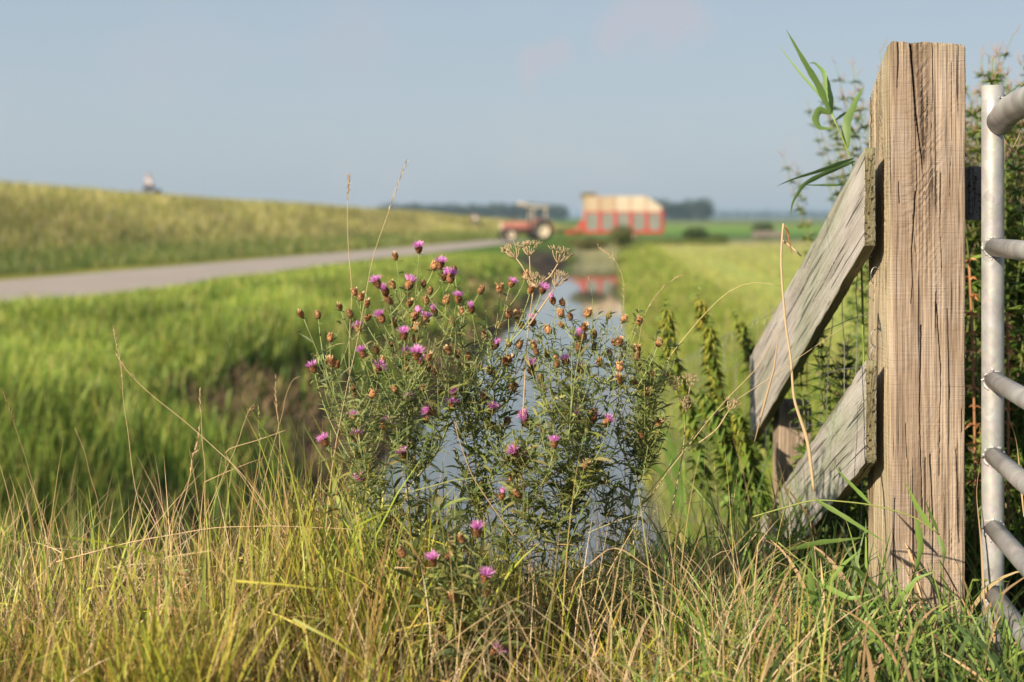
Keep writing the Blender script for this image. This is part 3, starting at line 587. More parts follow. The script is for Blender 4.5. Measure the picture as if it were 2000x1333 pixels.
for zz in (.235, -.067, -.365, -.535, -.697, -.845, -1.0):
    mb = MB()
    r_ = .033 if zz > 0 else .0225
    a = np.linspace(0, 2 * math.pi, 40); e1 = np.array([0, 0, 1.]); e2 = np.cross(GD, e1)
    pts = np.stack([gp(.0 + .022 - .010 * (math.cos(x) ** 2) * 0, zz) + e1 * math.cos(x) * r_ + e2 * math.sin(x) * r_ - GD * .012 * (math.sin(x) ** 2) for x in a])
    pts += rng.normal(size=pts.shape) * .0010 + ([.013, 0, 0] if zz > 0 else [0, 0, 0]); tube(mb, pts, .0034 + .0010 * np.sin(a * 9) + .0006 * rng.normal(size=40), (1, 1, 1), 7)
    for _ in range(3 if zz < 0 else 1):   # drips of zinc
        b0 = gp(.022, zz) - e1 * (r_ + .001) + e2 * rng.uniform(-.012, .012) + GD * rng.uniform(-.004, .02); tube(mb, np.stack([b0, b0 - e1 * .004, b0 - e1 * .009]), [.003, .0035, .001], (1, 1, 1), 6)
    local(mb, LG); mb.obj('weld', 'galv', gate)

# ------------------------------------------------------------------ knapweed
PK = np.array([.62, .16, .46]); 
def orient(mb, seed=None): return mb
def scales(mb, zr, n, r_fn, length, width, cfun, out=.35):
    """overlapping bract scales over an ovoid"""
    base = []; dr = []; cc = []
    for i in range(n):
        z = zr[0] + (zr[1] - zr[0]) * i / (n - 1); a = i * 2.399
        r = r_fn(z); base.append([r * math.cos(a) * .93, r * math.sin(a) * .93, z]); dr.append([out * math.cos(a), out * math.sin(a), 1]); cc.append(cfun(i))
    base = np.array(base); dr = nrm(np.array(dr)); n_ = len(base)
    sdv = nrm(np.cross(dr, np.stack([base[:, 0], base[:, 1], base[:, 2] * 0], 1))); 
    tip = base + dr * length; midp = base + dr * length * .5; c = np.array(cc)
    v = np.stack([base - sdv * width / 3, base + sdv * width / 3, midp + sdv * width / 2, midp - sdv * width / 2, tip], 1); v[:, 2:4] += nrm(np.stack([base[:, 0], base[:, 1], base[:, 2] * 0], 1))[:, None] * length * .12
    b = np.arange(n_)[:, None] * 5; q = np.concatenate([b + [0, 1, 2, 3], b + [3, 2, 4, 4]])
    mb.add(v, q, np.repeat(c, 5, 0))
def head_mesh(kind, k):
    """kind 'seed': brown closed/ragged head; 'cup'+'petals' for a flower. stem attach at origin, axis +z"""
    Rm = .0056; H = .0125
    def rf(z): return Rm * math.sin(math.pi * min(max((z / H) * .86 + .10, 0.02), .99)) ** .6
    prof = [(rf(z), z) for z in np.linspace(0, H, 8)]
    lr = random.Random(k * 7 + 1)
    if kind == 'seed':
        mb = MB(); lathe(mb, prof, (.20, .09, .035), 10)
        scales(mb, (0, H * .95), 60, rf, .0042, .0032, lambda i: np.array([(.32, .15, .06), (.44, .23, .10), (.18, .08, .035), (.58, .38, .20)][lr.choice([0, 0, 1, 1, 2, 3])]) * lr.uniform(.8, 1.25))
        n = 20 + k * 3; a = rng.uniform(0, 6.28, n); spread = (.5, .9, .25)[k % 3]
        leaves(mb, np.stack([.003 * np.cos(a), .003 * np.sin(a), np.full(n, H * .8)], 1), np.stack([spread * np.cos(a), spread * np.sin(a), np.ones(n)], 1), rng.uniform(.006, .010, n), .0022, cmix(n, [[.56, .38, .20], [.44, .25, .12], [.66, .50, .30]]), droop=.0, segs=3)
        return mb.mesh('seed_head', 'head')
    if kind == 'bud':
        mb = MB(); H2 = H * .8; lathe(mb, prof, (.16, .09, .035), 10); scales(mb, (0, H), 60, rf, .0038, .003, lambda i: np.array([(.25, .12, .055), (.14, .08, .035), (.33, .18, .08)][lr.choice([0, 1, 2])]) * lr.uniform(.8, 1.2), out=.0)
        return mb.mesh('seed_head', 'head')
    if kind == 'cup':
        mb = MB(); lathe(mb, prof, (.17, .08, .035), 10); scales(mb, (0, H * .9), 54, rf, .004, .0032, lambda i: np.array([(.25, .11, .05), (.35, .16, .07), (.14, .07, .035)][lr.choice([0, 1, 2])]) * lr.uniform(.8, 1.2)); return mb.mesh('bract_cup', 'head')
    mb = MB(); n = 95; a = rng.uniform(0, 6.28, n); f = rng.random(n) ** .6; wide = (1.15, .75, .3)[k % 3]
    dr = np.stack([f * wide * np.cos(a), f * wide * np.sin(a), 1.05 - .5 * f * min(wide, 1)], 1)
    leaves(mb, np.stack([.0028 * f * np.cos(a), .0028 * f * np.sin(a), np.full(n, H * .82)], 1), dr, rng.uniform(.009, .0145, n), .0013, cmix(n, [[.84, .38, .74], [.78, .26, .64], [.90, .54, .84], [.66, .22, .64]], j=.15), droop=.05, segs=3, fold=.1)
    return mb.mesh('petals', 'petal')
SEED = [head_mesh('seed', i) for i in range(3)] + [head_mesh('bud', 3), head_mesh('bud', 4)]
CUP = [head_mesh('cup', i) for i in range(2)]; PET = [head_mesh('petals', i) for i in range(3)]
def place(name, me, parent, loc, dr, s=1.0):
    o = bpy.data.objects.new(name, me); col.objects.link(o); o.parent = parent; o.location = loc
    q = Vector(dr).to_track_quat('Z', 'Y'); e = q.to_euler(); o.rotation_euler = e; o.scale = (s, s, s); return o
FL = [(672,110),(772,190),(788,245),(820,258),(477,280),(515,320),(614,290),(863,357),(930,405),(750,420),(640,440),(700,460),(1113,278),(1267,308),(1330,362),(1228,470),(1483,535),(1462,548),(1037,577),(1395,665),(618,637),(660,632),(678,660),(380,500),(403,622),(460,697),(162,697),(497,452),(600,535),(855,828),(830,880),(622,840),(354,940),(221,1052),(373,1035),(398,1230),(490,968),(695,940),(748,895),(1203,925),(1200,960),(1400,915),(1444,922),(1575,958),(1345,920),(1020,905),(1147,1103),(1170,1150),(1450,1285),(596,1113),(1515,945),(1465,700),(1228,680),(1332,1065),(1072,1320)]
SH = [(560,145),(740,195),(845,210),(697,278),(550,285),(358,320),(388,345),(415,375),(290,390),(105,425),(180,432),(343,425),(407,440),(530,360),(515,350),(540,365),(620,375),(712,362),(800,365),(720,315),(878,415),(835,465),(655,495),(553,470),(650,550),(538,570),(235,545),(255,665),(235,660),(272,672),(490,655),(470,600),(905,630),(860,620),(825,605),(962,685),(928,712),(615,690),(700,690),(715,640),(872,530),(962,310),(1065,305),(1187,240),(1212,310),(1108,430),(1150,432),(1052,485),(1185,480),(1378,370),(1362,425),(1415,437),(1380,475),(1312,505),(1485,425),(1592,432),(1660,445),(1743,462),(1525,530),(1523,585),(1455,590),(1475,490),(1240,580),(1155,580),(1105,570),(1340,640),(1345,670),(1103,640),(1545,660),(1627,565),(1650,565),(1835,570),(1738,605),(1735,635),(1740,685),(1608,620),(1300,625),(1040,710),(1025,705),(1230,705),(1270,745),(1283,790),(1655,690),(1655,745),(1730,770),(1775,810),(1812,735),(1862,725),(1125,785),(1380,815),(1410,800),(980,830),(790,815),(878,795),(565,795),(345,785),(360,830),(435,820),(500,890),(680,790),(915,965),(1035,965),(1097,955),(1505,905),(1505,950),(1805,975),(1840,965),(1768,1015),(1105,1135),(1120,1225),(1475,1165),(1510,1160),(1540,1145),(975,1265),(1160,1305),(1000,520),(1090,660),(1250,610),(760,700)]
LEAFC = [[.18, .24, .075], [.25, .30, .085], [.12, .17, .06], [.34, .36, .10], [.22, .26, .12], [.26, .24, .10]]
def knapweed(name, label, flw, seeds, bases, Y0, spread, seed, leaf_scale=1.0, extra=0, leafy=1.0, sterile=0):
    lr = np.random.default_rng(seed)
    heads = [(u, v, 1) for u, v in flw] + [(u, v, 0) for u, v in seeds]
    heads.sort(key=lambda h: h[1] + lr.uniform(-25, 25))
    b0 = np.mean(bases, 0); t = thing(name, b0, label, 'wildflower')
    nodes = []; nd_dir = []; H = []; mbs = []
    stem_c = np.array([.24, .28, .10])
    lb, ld, ll, lw = [], [], [], []
    def add_leaves(pts, dens, sc_):
        d = np.linalg.norm(pts[-1] - pts[0]); k = max(1, int(d * dens * float(np.interp(pts[-1][2], [-.6, -.3, .0], [1.5, 1.15, .75])))) ; f = lr.random(k)
        idx = (f * (len(pts) - 1.01)).astype(int); p = pts[idx]; a = lr.uniform(0, 6.28, k)
        lb.append(p); ld.append(np.stack([np.cos(a), np.sin(a), lr.uniform(.25, 1.1, k)], 1)); zf = np.interp(p[:, 2], [-.6, -.1], [1.25, .62]); L__ = lr.uniform(.020, .050, k) * sc_ * zf; ll.append(L__); lw.append(L__ * lr.uniform(.11, .22, k))
    for (u, v, isf) in heads:
        Y = Y0 + lr.normal() * spread - (.05 if isf else .02); p = P(u, v, Y)
        best = None
        if nodes:
            NN = np.array(nodes); dv = p - NN; hz = np.hypot(dv[:, 0], dv[:, 1]); up = dv[:, 2]
            okk = (up > .02) & (up < .26) & (hz < up * .75 + .012)
            if okk.any(): cost = np.linalg.norm(dv, axis=1) + hz; cost[~okk] = 9; best = int(cost.argmin())
        if best is None:   # new main stem
            b = bases[lr.integers(len(bases))] + np.array([lr.normal() * .03, lr.normal() * .03, 0])
            # nearest base laterally
            bb = min(bases, key=lambda q: abs(q[0] - (b0[0] + (p[0] - b0[0]) * .62)) + lr.uniform(0, .06)); b = np.array(bb) + [lr.normal() * .02, lr.normal() * .03, 0]
            c1 = b + (p - b) * [.30, .4, .55] ; pts = bez(b, c1, p, 26); w_ = lr.normal(size=3) * .006
            pts += np.sin(np.linspace(0, 3 * math.pi, 26))[:, None] * w_ * [1, 1, .2]; pts[-1] = p
            mb = MB(); rr = np.linspace(.0020, .0009, 26); cc = stem_c * lr.uniform(.8, 1.3) * np.ones((26, 3)); cc[:12] = cc[:12] * .6 + np.array([.22, .12, .08]) * .4
            tube(mb, pts, rr, cc, 6); mbs.append(mb); add_leaves(pts[3:], 62 * leafy, 1.25 * leaf_scale); owner = len(mbs) - 1
            for q_ in pts[8:-1]: nodes.append(q_); nd_dir.append(owner)
        else:
            q0 = np.array(nodes[best]); owner = nd_dir[best]; c1 = q0 * .45 + p * .55; c1[:2] = q0[:2] * .25 + p[:2] * .75; c1[2] = q0[2] * .55 + p[2] * .45
            pts = bez(q0, c1, p, 12); tube(mbs[owner], pts, np.linspace(.0013, .0008, 12), stem_c * lr.uniform(.9, 1.5), 5)
            add_leaves(pts[1:], 75 * leafy, .8 * leaf_scale)
            for q_ in pts[2:-1]: nodes.append(q_); nd_dir.append(owner)
        dr = nrm(pts[-1] - pts[-3]) + lr.normal(size=3) * .18; dr[2] = max(dr[2], .35)
        H.append((p, dr, isf))
        a = lr.uniform(0, 6.28, 4); lb.append(np.tile(pts[-1] - [0, 0, .004], (4, 1))); ld.append(np.stack([np.cos(a), np.sin(a), np.full(4, .5)], 1)); ll.append(lr.uniform(.012, .024, 4)); lw.append(np.full(4, .0035))
    for i in range(extra):   # leafy side shoots without heads
        j = min(lr.integers(len(nodes), size=3), key=lambda q: nodes[q][2]); q0 = np.array(nodes[j]); a = lr.uniform(0, 6.28); ln_ = lr.uniform(.05, .14); p = q0 + [math.cos(a) * ln_ * .5, math.sin(a) * ln_ * .5, ln_]
        pts = bez(q0, (q0 + p) / 2 + [math.cos(a) * .02, math.sin(a) * .02, 0], p, 8); tube(mbs[nd_dir[j]], pts, np.linspace(.0011, .0006, 8), stem_c, 4); add_leaves(pts, 90 * leafy, .95 * leaf_scale)
    for i in range(sterile):   # short leafy shoots at the foot of the clump
        b = np.array(bases[lr.integers(len(bases))]) + [lr.normal() * .03, lr.normal() * .03, 0]; hgt = lr.uniform(.14, .50); p = b + [lr.normal() * .07 + (b[0] - b0[0]) * hgt * .8, lr.normal() * .06, hgt]
        pts = bez(b, b + (p - b) * [.2, .2, .6], p, 14); o_ = int(lr.integers(len(mbs))); tube(mbs[o_], pts, np.linspace(.0016, .0008, 14), stem_c * lr.uniform(.6, 1.1), 5); add_leaves(pts[2:], 85, 1.05 * leaf_scale)
    for mb in mbs: local(mb, b0); mb.obj('stem', 'stem', t)
    mb = MB(); lb = np.concatenate(lb); leaves(mb, lb, np.concatenate(ld), np.concatenate(ll), np.concatenate(lw), cmix(len(lb), LEAFC), droop=lr.uniform(0, .7, len(lb)), segs=5)
    local(mb, b0); mb.obj('foliage', 'leaf', t)
    ns = 0
    extra_heads = MB()
    for p, dr, isf in H:
        s_ = lr.uniform(1.05, 1.38) * (1.12 if isf else 1)
        if isf:
            k_ = int(lr.choice([0, 0, 1, 1, 2])); f = place('flower', CUP[int(lr.integers(2))], t, p - b0, dr, s_); g_ = bpy.data.objects.new('petals', PET[k_]); col.objects.link(g_); g_.parent = f; g_.rotation_euler[2] = lr.uniform(0, 6)
        else:
            ns += 1
            if ns > 100:
                me = SEED[int(lr.integers(5))]; v = np.empty(len(me.vertices) * 3, np.float32); me.vertices.foreach_get('co', v); v = v.reshape(-1, 3)
                rot = np.array(Vector(dr).to_track_quat('Z', 'Y').to_matrix()); c = np.empty(len(me.vertices) * 4, np.float32); me.color_attributes['Col'].data.foreach_get('color', c)
                q = np.array([(list(pl.vertices) + [pl.vertices[-1]])[:4] for pl in me.polygons]); extra_heads.add(v @ rot.T * s_ + p - b0, q, c.reshape(-1, 4)[:, :3])
            else: place('seed_head', SEED[int(lr.choice([0, 0, 1, 2, 3, 4]))], t, p - b0, dr, s_)
    if extra_heads.n: tag(extra_heads.obj('seed_heads', 'head', t), kind='stuff')
    return t
conv = lambda Lx, ox, oy, k_: [(ox + a / k_, oy + b / k_) for a, b in Lx]
KB = [np.array([x, y, float(gz(x, y)) - .01]) for x, y in ((-.26, 3.1), (-.2, 3.02), (-.12, 3.1), (-.05, 3.12), (.0, 3.0), (.06, 3.1), (.11, 3.04), (.16, 3.12), (.2, 3.05), (.25, 3.12), (-.16, 3.14), (.03, 3.18))]
knapweed('knapweed_plant', 'big bushy knapweed with many purple flowers and brown seed heads before the water', conv(FL, 550, 450, 2.5), conv(SH, 550, 450, 2.5), KB, 3.08, .085, 4, extra=540, sterile=50)
KB2 = [np.array([x, 2.76, float(gz(x, 2.76)) - .01]) for x in (-.13, -.1, -.075, -.11)]
knapweed('knapweed_plant', 'low knapweed with broad pale leaves in the straw, at the front of the big bush', conv([(365, 640), (615, 720), (650, 1070), (580, 500)], 700, 850, 2.5), conv([(515, 525), (225, 595), (428, 610), (468, 812), (620, 790)], 700, 850, 2.5), KB2, 2.74, .02, 6, leaf_scale=1.5, extra=12, leafy=.7, sterile=5)

# ------------------------------------------------------------------ individual dry stalks
def stalk(pts_uv, Y, label, r=.0011, c=(.62, .46, .27), headlen=0.0, headr=.0022, dY=0.0, group='single dry grass stalks'):
    k_ = len(pts_uv); P3 = np.array([P(u, v, Y + dY * i / (k_ - 1)) for i, (u, v) in enumerate(pts_uv)]); g0 = P3[0].copy()
    pts = spline(P3, 30); mb = MB(); pts += (np.stack([vn(np.arange(30) * .35, np.full(30, i + Y * 10), 3) for i in range(3)], 1) - .5) * .006 * np.array([1, 1, .3]) * np.linspace(0, 1, 30)[:, None]
    t = thing('dry_grass_stalk', g0, label, 'grass stalk', group)
    tube(mb, pts, np.linspace(r, r * .5, 30), np.array(c) * rng.uniform(.85, 1.15), 5); local(mb, g0); mb.obj('stem', 'straw', t)
    if headlen > 0:
        mb = MB(); tip = pts[-1]; ks = np.linspace(1 - headlen, 1, 26); d = np.linspace(0, 1, 30)
        bp_ = np.stack([np.interp(ks, d, pts[:, i]) for i in range(3)], 1); bp_ = np.repeat(bp_, 2, 0); tgt = nrm(pts[-1] - pts[-5]); n = len(bp_)
        leaves(mb, bp_, tgt + rng.normal(size=(n, 3)) * .28, rng.uniform(.008, .014, n), headr, cmix(n, [np.array(c) * .95, np.array(c) * .75]), droop=0, segs=3); local(mb, g0); mb.obj('seed_spike', 'straw', t)
    return t
stalk([(740, 1200), (700, 960), (684, 800), (680, 650), (690, 560), (675, 440), (682, 345)], 3.05, 'tall dry stalk with a tiny feathery tip, left of the knapweed top', headlen=.06, dY=.1)
stalk([(620, 1200), (650, 900), (690, 700), (725, 520), (760, 400), (792, 318)], 3.0, 'tall thin dry stalk leaning right, highest above the knapweed', c=(.60, .48, .28), headlen=.12, headr=.0015)
stalk([(330, 1290), (300, 1080), (262, 950), (243, 800), (238, 720), (224, 645)], 3.1, 'long upright dry stalk with forked tip at far left of the lush grass', headlen=.18, headr=.0018)
stalk([(600, 1100), (470, 920), (380, 840), (300, 775), (250, 730), (228, 690)], 3.15, 'long dry stalk leaning far left with a crossing tip', headlen=.12, headr=.0016)
stalk([(250, 1280), (215, 1100), (190, 980), (165, 880), (148, 835)], 3.1, 'pale dry stalk bent at its tip in the left meadow grass', c=(.55, .36, .2))
stalk([(120, 1180), (80, 1000), (45, 880), (20, 800), (8, 765)], 3.2, 'thin green brown stalk at the far left edge', c=(.42, .33, .14), headlen=.15)
stalk([(412, 1230), (400, 1050), (400, 930), (394, 830), (392, 765)], 3.15, 'straight upright dry stalk in the middle of the left meadow', r=.0010, headlen=.1, headr=.0015)
stalk([(360, 1150), (350, 1030), (372, 920), (388, 850), (391, 828)], 3.05, 'dry seed stalk just beside the straight upright one', headlen=.3, headr=.0024)
stalk([(400, 1010), (450, 900), (490, 795), (494, 798)], 3.2, 'short leaning stalk with curled tip before the brown bank', headlen=.12)
stalk([(520, 1000), (508, 920), (507, 850), (506, 800)], 3.2, 'slim green stalk with a loose seed panicle', c=(.34, .36, .14), headlen=.35, headr=.003)
stalk([(560, 1010), (550, 900), (540, 800), (540, 740)], 3.2, 'narrow ear stalk standing left of the water', headlen=.3, headr=.0022)
stalk([(500, 1000), (540, 850), (560, 770), (575, 735), (588, 735)], 3.2, 'thin dry stalk arching over at its tip', c=(.52, .42, .24))
stalk([(570, 1100), (480, 940), (432, 880), (500, 862), (560, 840)], 3.15, 'snapped dry stalk folded to the right', r=.0016)
stalk([(110, 1098), (250, 1060), (420, 1030), (560, 1028), (720, 1035)], 3.0, 'long pale stalk lying almost level across the left grass', r=.0013)
stalk([(190, 1333), (330, 1255), (440, 1190), (530, 1140)], 2.75, 'pale straw slanting up at the bottom left', r=.0016)
stalk([(230, 1333), (330, 1308), (420, 1250), (520, 1170), (560, 1150)], 2.72, 'second pale straw slanting up, lower than its neighbour', r=.0014)
stalk([(1215, 1190), (1222, 900), (1205, 760), (1215, 640), (1222, 560), (1205, 500), (1170, 483)], 3.1, 'dry stalk curving over to the left above the water', r=.0011, headlen=.25, headr=.0018)
stalk([(1190, 1180), (1160, 950), (1120, 760), (1100, 700), (1165, 600), (1150, 540)], 3.12, 'very thin dry stalk in front of the reflection', r=.0007)
stalk([(1170, 1000), (1240, 720), (1250, 640), (1270, 590), (1300, 555), (1335, 535)], 3.15, 'thin dry stalk arching right beside the water', r=.0008, headlen=.2, headr=.0014)
stalk([(1150, 1200), (1230, 900), (1300, 700), (1370, 620), (1430, 560), (1480, 545), (1530, 560)], 3.2, 'long yellowish arching stalk before the nettles', r=.0011, c=(.60, .50, .22))
stalk([(1120, 1240), (1290, 940), (1400, 800), (1480, 720), (1520, 640)], 3.05, 'long straight straw leaning right towards the plank', r=.0015, c=(.60, .46, .24))
stalk([(1230, 1010), (1380, 820), (1500, 740), (1590, 680), (1660, 630)], 3.2, 'straw crossing in front of the upper plank', r=.0010, c=(.60, .46, .26))
stalk([(1100, 1250), (1120, 1130), (1200, 1060), (1335, 1160), (1460, 1330)], 2.95, 'broken brown straw bent into an arch below the knapweed', r=.0014, c=(.55, .38, .2))
stalk([(730, 1235), (800, 1240), (870, 1242)], 2.75, 'short pale straw lying flat below the knapweed', r=.0018, c=(.66, .52, .34))
stalk([(960, 1150), (990, 1200), (1010, 1240)], 2.75, 'short pale straw pointing down right under the knapweed', r=.0018, c=(.66, .52, .34))
stalk([(1060, 1240), (1040, 1100), (920, 930), (880, 800), (900, 850)], 2.95, 'dry brown stalk slanting through the knapweed', r=.0015, c=(.5, .36, .2))

# dried umbellifer
def umbel(name, label, base_uv, tops, Y, c=(.55, .42, .25), dead=True, cnt=12, rad=.045):
    b0 = P(*base_uv, Y); t = thing(name, b0, label, 'dry flower'); mb = MB(); um = MB()
    c = np.array(c); hub = P(*tops[0][0], Y); 
    for path in tops:
        pts3 = np.array([P(u, v, Y + rng.normal() * .01) for u, v in path]); pts = spline(pts3, 16); tube(mb, pts, np.linspace(.0020, .0011, 16), c, 6)
        tip = pts[-1]; dv = nrm(pts[-1] - pts[-3]); um = MB()
        for i in range(cnt):
            a = i * 2.4; f = (i / cnt) ** .5; d = nrm(dv * 1.0 + np.array([math.cos(a), math.sin(a), 0]) * f * .95); l = rad * rng.uniform(.7, 1.1)
            e = tip + d * l; mid = tip + d * l * .5 + [math.cos(a) * .004, math.sin(a) * .004, -.003]; tube(um, bez(tip, mid, e, 6), [.0009] * 6, c * 1.05, 4)
            for j in range(7):
                a2 = rng.uniform(0, 6.28); g_ = e + nrm(d + np.array([math.cos(a2), math.sin(a2), .2]) * .75) * rng.uniform(.008, .015); tube(um, np.stack([e, (e + g_) / 2 + [0, 0, -.001], g_]), [.0005, .0004, .0008], c * rng.uniform(.6, 1.1), 4)
        local(um, b0); um.obj('umbel', 'straw', t)
    local(mb, b0); mb.obj('stem', 'straw', t); return t
umbel('dry_umbellifer', 'dried tan umbellifer skeleton standing above the knapweed before the tractor', (1010, 1000),
      [[(1010, 1000), (1022, 800), (1030, 650), (1042, 565)], [(1042, 565), (1020, 520), (1008, 505)], [(1040, 580), (1036, 540), (1034, 500)], [(1042, 565), (1075, 540), (1090, 515)], [(1030, 640), (1065, 590), (1085, 560)]], 3.05, cnt=10, rad=.028)
umbel('dry_umbellifer', 'small dried umbellifer skeleton between the knapweed and the nettles', (1310, 1010),
      [[(1310, 1010), (1335, 880), (1340, 800)], [(1340, 800), (1345, 770), (1348, 755)], [(1340, 800), (1330, 780), (1322, 762)], [(1345, 880), (1400, 840), (1425, 800)]], 3.1, cnt=7, rad=.018)

# dead reed stalk with a folded leaf
t = thing('dead_reed', P(1590, 960, 3.12), 'straw coloured dead reed stem with a folded brown tip before the upper plank', 'reed'); b0 = np.array(P(1590, 960, 3.12))
mb = MB(); pts = spline([P(u, v, 3.12) for u, v in ((1590, 960), (1578, 860), (1550, 780), (1545, 700), (1535, 640), (1528, 560), (1525, 500), (1530, 437))], 40); tube(mb, pts, np.interp(np.linspace(0, 1, 40), [0, .2, .4, 1], [.003, .0042, .0028, .0022]), (.56, .43, .26), 9); local(mb, b0); mb.obj('stem', 'straw', t)
mb = MB(); pts = spline([P(u, v, 3.13) for u, v in ((1578, 860), (1560, 800), (1540, 760), (1522, 640))], 14); tube(mb, np.array([P(u, v, 3.16) for u, v in ((1472, 870), (1490, 800), (1512, 720), (1520, 655))]), [.001, .0028, .0022, .0008], (.45, .33, .19), 6)
local(mb, b0); mb.obj('dead_leaf', 'straw', t); mb = MB(); leaves(mb, [P(1530, 438, 3.12), P(1534, 440, 3.12)], [P(1548, 500, 3.1) - P(1530, 437, 3.12), P(1540, 490, 3.14) - P(1532, 437, 3.12)], [.075, .05], [.014, .01], [[.40, .22, .10], [.5, .32, .15]], droop=0, fold=.6); local(mb, b0); mb.obj('dead_leaf', 'straw', t)
mb = MB(); tube(mb, spline([P(u, v, 3.13) for u, v in ((1528, 470), (1548, 485), (1565, 500))], 8), .0024, (.72, .56, .34), 7); local(mb, b0); mb.obj('branch', 'straw', t)

# green reed left of the post
t = thing('common_reed', P(1680, 900, 3.8), 'green reed with long arching leaves rising left of the oak post', 'reed'); b0 = np.array(P(1680, 900, 3.8)); YR = 3.75
mb = MB(); pts = spline([P(u, v, YR) for u, v in ((1690, 900), (1685, 600), (1678, 360), (1655, 290), (1625, 225))], 30); tube(mb, pts, np.linspace(.004, .002, 30), (.22, .30, .07), 8); local(mb, b0); mb.obj('stem', 'stem', t)
def ribbon(mb, path, Y, wid, c, dY=0.0, twist=0.0):
    k_ = len(path); pts = spline([P(u, v, Y + dY * i / (k_ - 1)) for i, (u, v) in enumerate(path)], 24); tg = nrm(np.gradient(pts, axis=0)); s_ = nrm(np.cross(tg, np.array([.25, 1, .25])))
    up_ = np.cross(s_, tg); tt = np.linspace(0, 1, 24); a = twist * tt; s_ = s_ * np.cos(a)[:, None] + up_ * np.sin(a)[:, None]; up_ = np.cross(s_, tg)
    wv = np.interp(tt, [0, .2, .5, .85, 1], [.35, 1, .9, .35, .03])[:, None] * wid * .8 / 2 * (1 + .08 * np.sin(tt * 31))[:, None]
    v = np.stack([pts - s_ * wv + up_ * wv * .3, pts, pts + s_ * wv + up_ * wv * .3], 1).reshape(-1, 3); b = np.arange(23)[:, None] * 3
    mb.add(v, np.concatenate([b + [0, 1, 4, 3], b + [1, 2, 5, 4]]), np.array(c))
gc = (.15, .25, .07)
for path, wd, dY, tw in (([(1622, 222), (1600, 170), (1570, 120), (1535, 57)], .022, -.1, .3), ([(1622, 222), (1605, 190), (1560, 140), (1518, 85)], .010, .1, 0), ([(1625, 225), (1618, 180), (1608, 140), (1590, 122), (1580, 125)], .024, .1, .6),
                         ([(1622, 222), (1600, 215), (1592, 232), (1600, 250), (1630, 252)], .026, .0, .8), ([(1632, 235), (1650, 222), (1680, 216)], .010, .1, 0), ([(1655, 290), (1652, 240), (1670, 200), (1688, 168)], .030, .05, .3),
                         ([(1668, 310), (1640, 320), (1600, 335), (1550, 350), (1515, 365)], .014, -.2, .4), ([(1670, 315), (1620, 335), (1570, 360), (1548, 395), (1543, 425)], .018, -.2, .5), ([(1675, 350), (1640, 362), (1580, 362), (1560, 360)], .008, -.1, 0)):
    mb = MB(); ribbon(mb, path, YR, wd, np.array(gc) * rng.uniform(.85, 1.4), dY, tw); local(mb, b0); mb.obj('leaf', 'leaf', t)
for lab_, Y_s, stem_, lvs in (
    ('broad leaved grass shoot crossing the foot of the oak post', 3.08, [(1470, 1010), (1590, 975), (1700, 985), (1790, 1010), (1835, 1045)],
     [([(1820, 1035), (1790, 990), (1765, 935)], .016), ([(1832, 1045), (1845, 1080), (1842, 1110)], .013), ([(1790, 1012), (1800, 1070), (1783, 1150)], .018), ([(1700, 985), (1650, 935), (1620, 900)], .012), ([(1590, 975), (1650, 1010), (1730, 1060)], .013), ([(1832, 1040), (1815, 1000), (1806, 975)], .010)]),
    ('green grass shoot with spread leaves before the lower plank', 3.0, [(1640, 1260), (1625, 1180), (1580, 1110), (1520, 1060)],
     [([(1580, 1110), (1590, 1180), (1596, 1240)], .017), ([(1600, 1140), (1660, 1170), (1705, 1160)], .014), ([(1520, 1060), (1480, 1040), (1440, 1050)], .012), ([(1540, 1075), (1600, 1060), (1690, 1050)], .014), ([(1620, 1170), (1560, 1150), (1500, 1165)], .013), ([(1610, 1150), (1650, 1100), (1680, 1075)], .012)]),
    ('green grass shoot leaning left in front of the post foot', 2.95, [(1760, 1300), (1750, 1220), (1715, 1150)],
     [([(1715, 1150), (1670, 1110), (1610, 1100)], .015), ([(1740, 1190), (1790, 1130), (1830, 1115)], .013), ([(1750, 1230), (1700, 1210), (1640, 1230)], .013), ([(1752, 1240), (1800, 1215), (1850, 1250)], .013)])):
    b0 = P(*stem_[0], Y_s); t = thing('grass_shoot', b0, lab_, 'grass shoot'); mb = MB(); tube(mb, spline([P(u, v, Y_s) for u, v in stem_], 20), .0016, (.26, .30, .08), 6); local(mb, b0); mb.obj('stem', 'stem', t)
    for pth, wd in lvs: mb = MB(); ribbon(mb, pth, Y_s, wd, np.array((.17, .27, .06)) * rng.uniform(.8, 1.4), rng.uniform(-.08, .05), .8); local(mb, b0); mb.obj('leaf', 'leaf', t)
# blurred reed on the ditch side of the nettles
t = thing('common_reed', P(1330, 1000, 5.4), 'out of focus reed leaves beside the water, below the nettles', 'reed'); b0 = np.array(P(1330, 1000, 5.4))
for path, wd in (([(1340, 1010), (1320, 900), (1290, 820), (1255, 780)], .03), ([(1330, 1000), (1300, 930), (1262, 900), (1235, 935)], .035), ([(1335, 960), (1300, 880), (1270, 860)], .03), ([(1370, 980), (1372, 880), (1355, 800)], .025)):
    mb = MB(); ribbon(mb, path, 5.4, wd, np.array((.12, .22, .04))); local(mb, b0); mb.obj('leaf', 'leaf', t)
mb = MB(); tube(mb, spline([P(u, v, 5.4) for u, v in ((1345, 1120), (1340, 1000), (1335, 900))], 10), .004, (.2, .28, .07), 6); local(mb, b0); mb.obj('stem', 'stem', t)

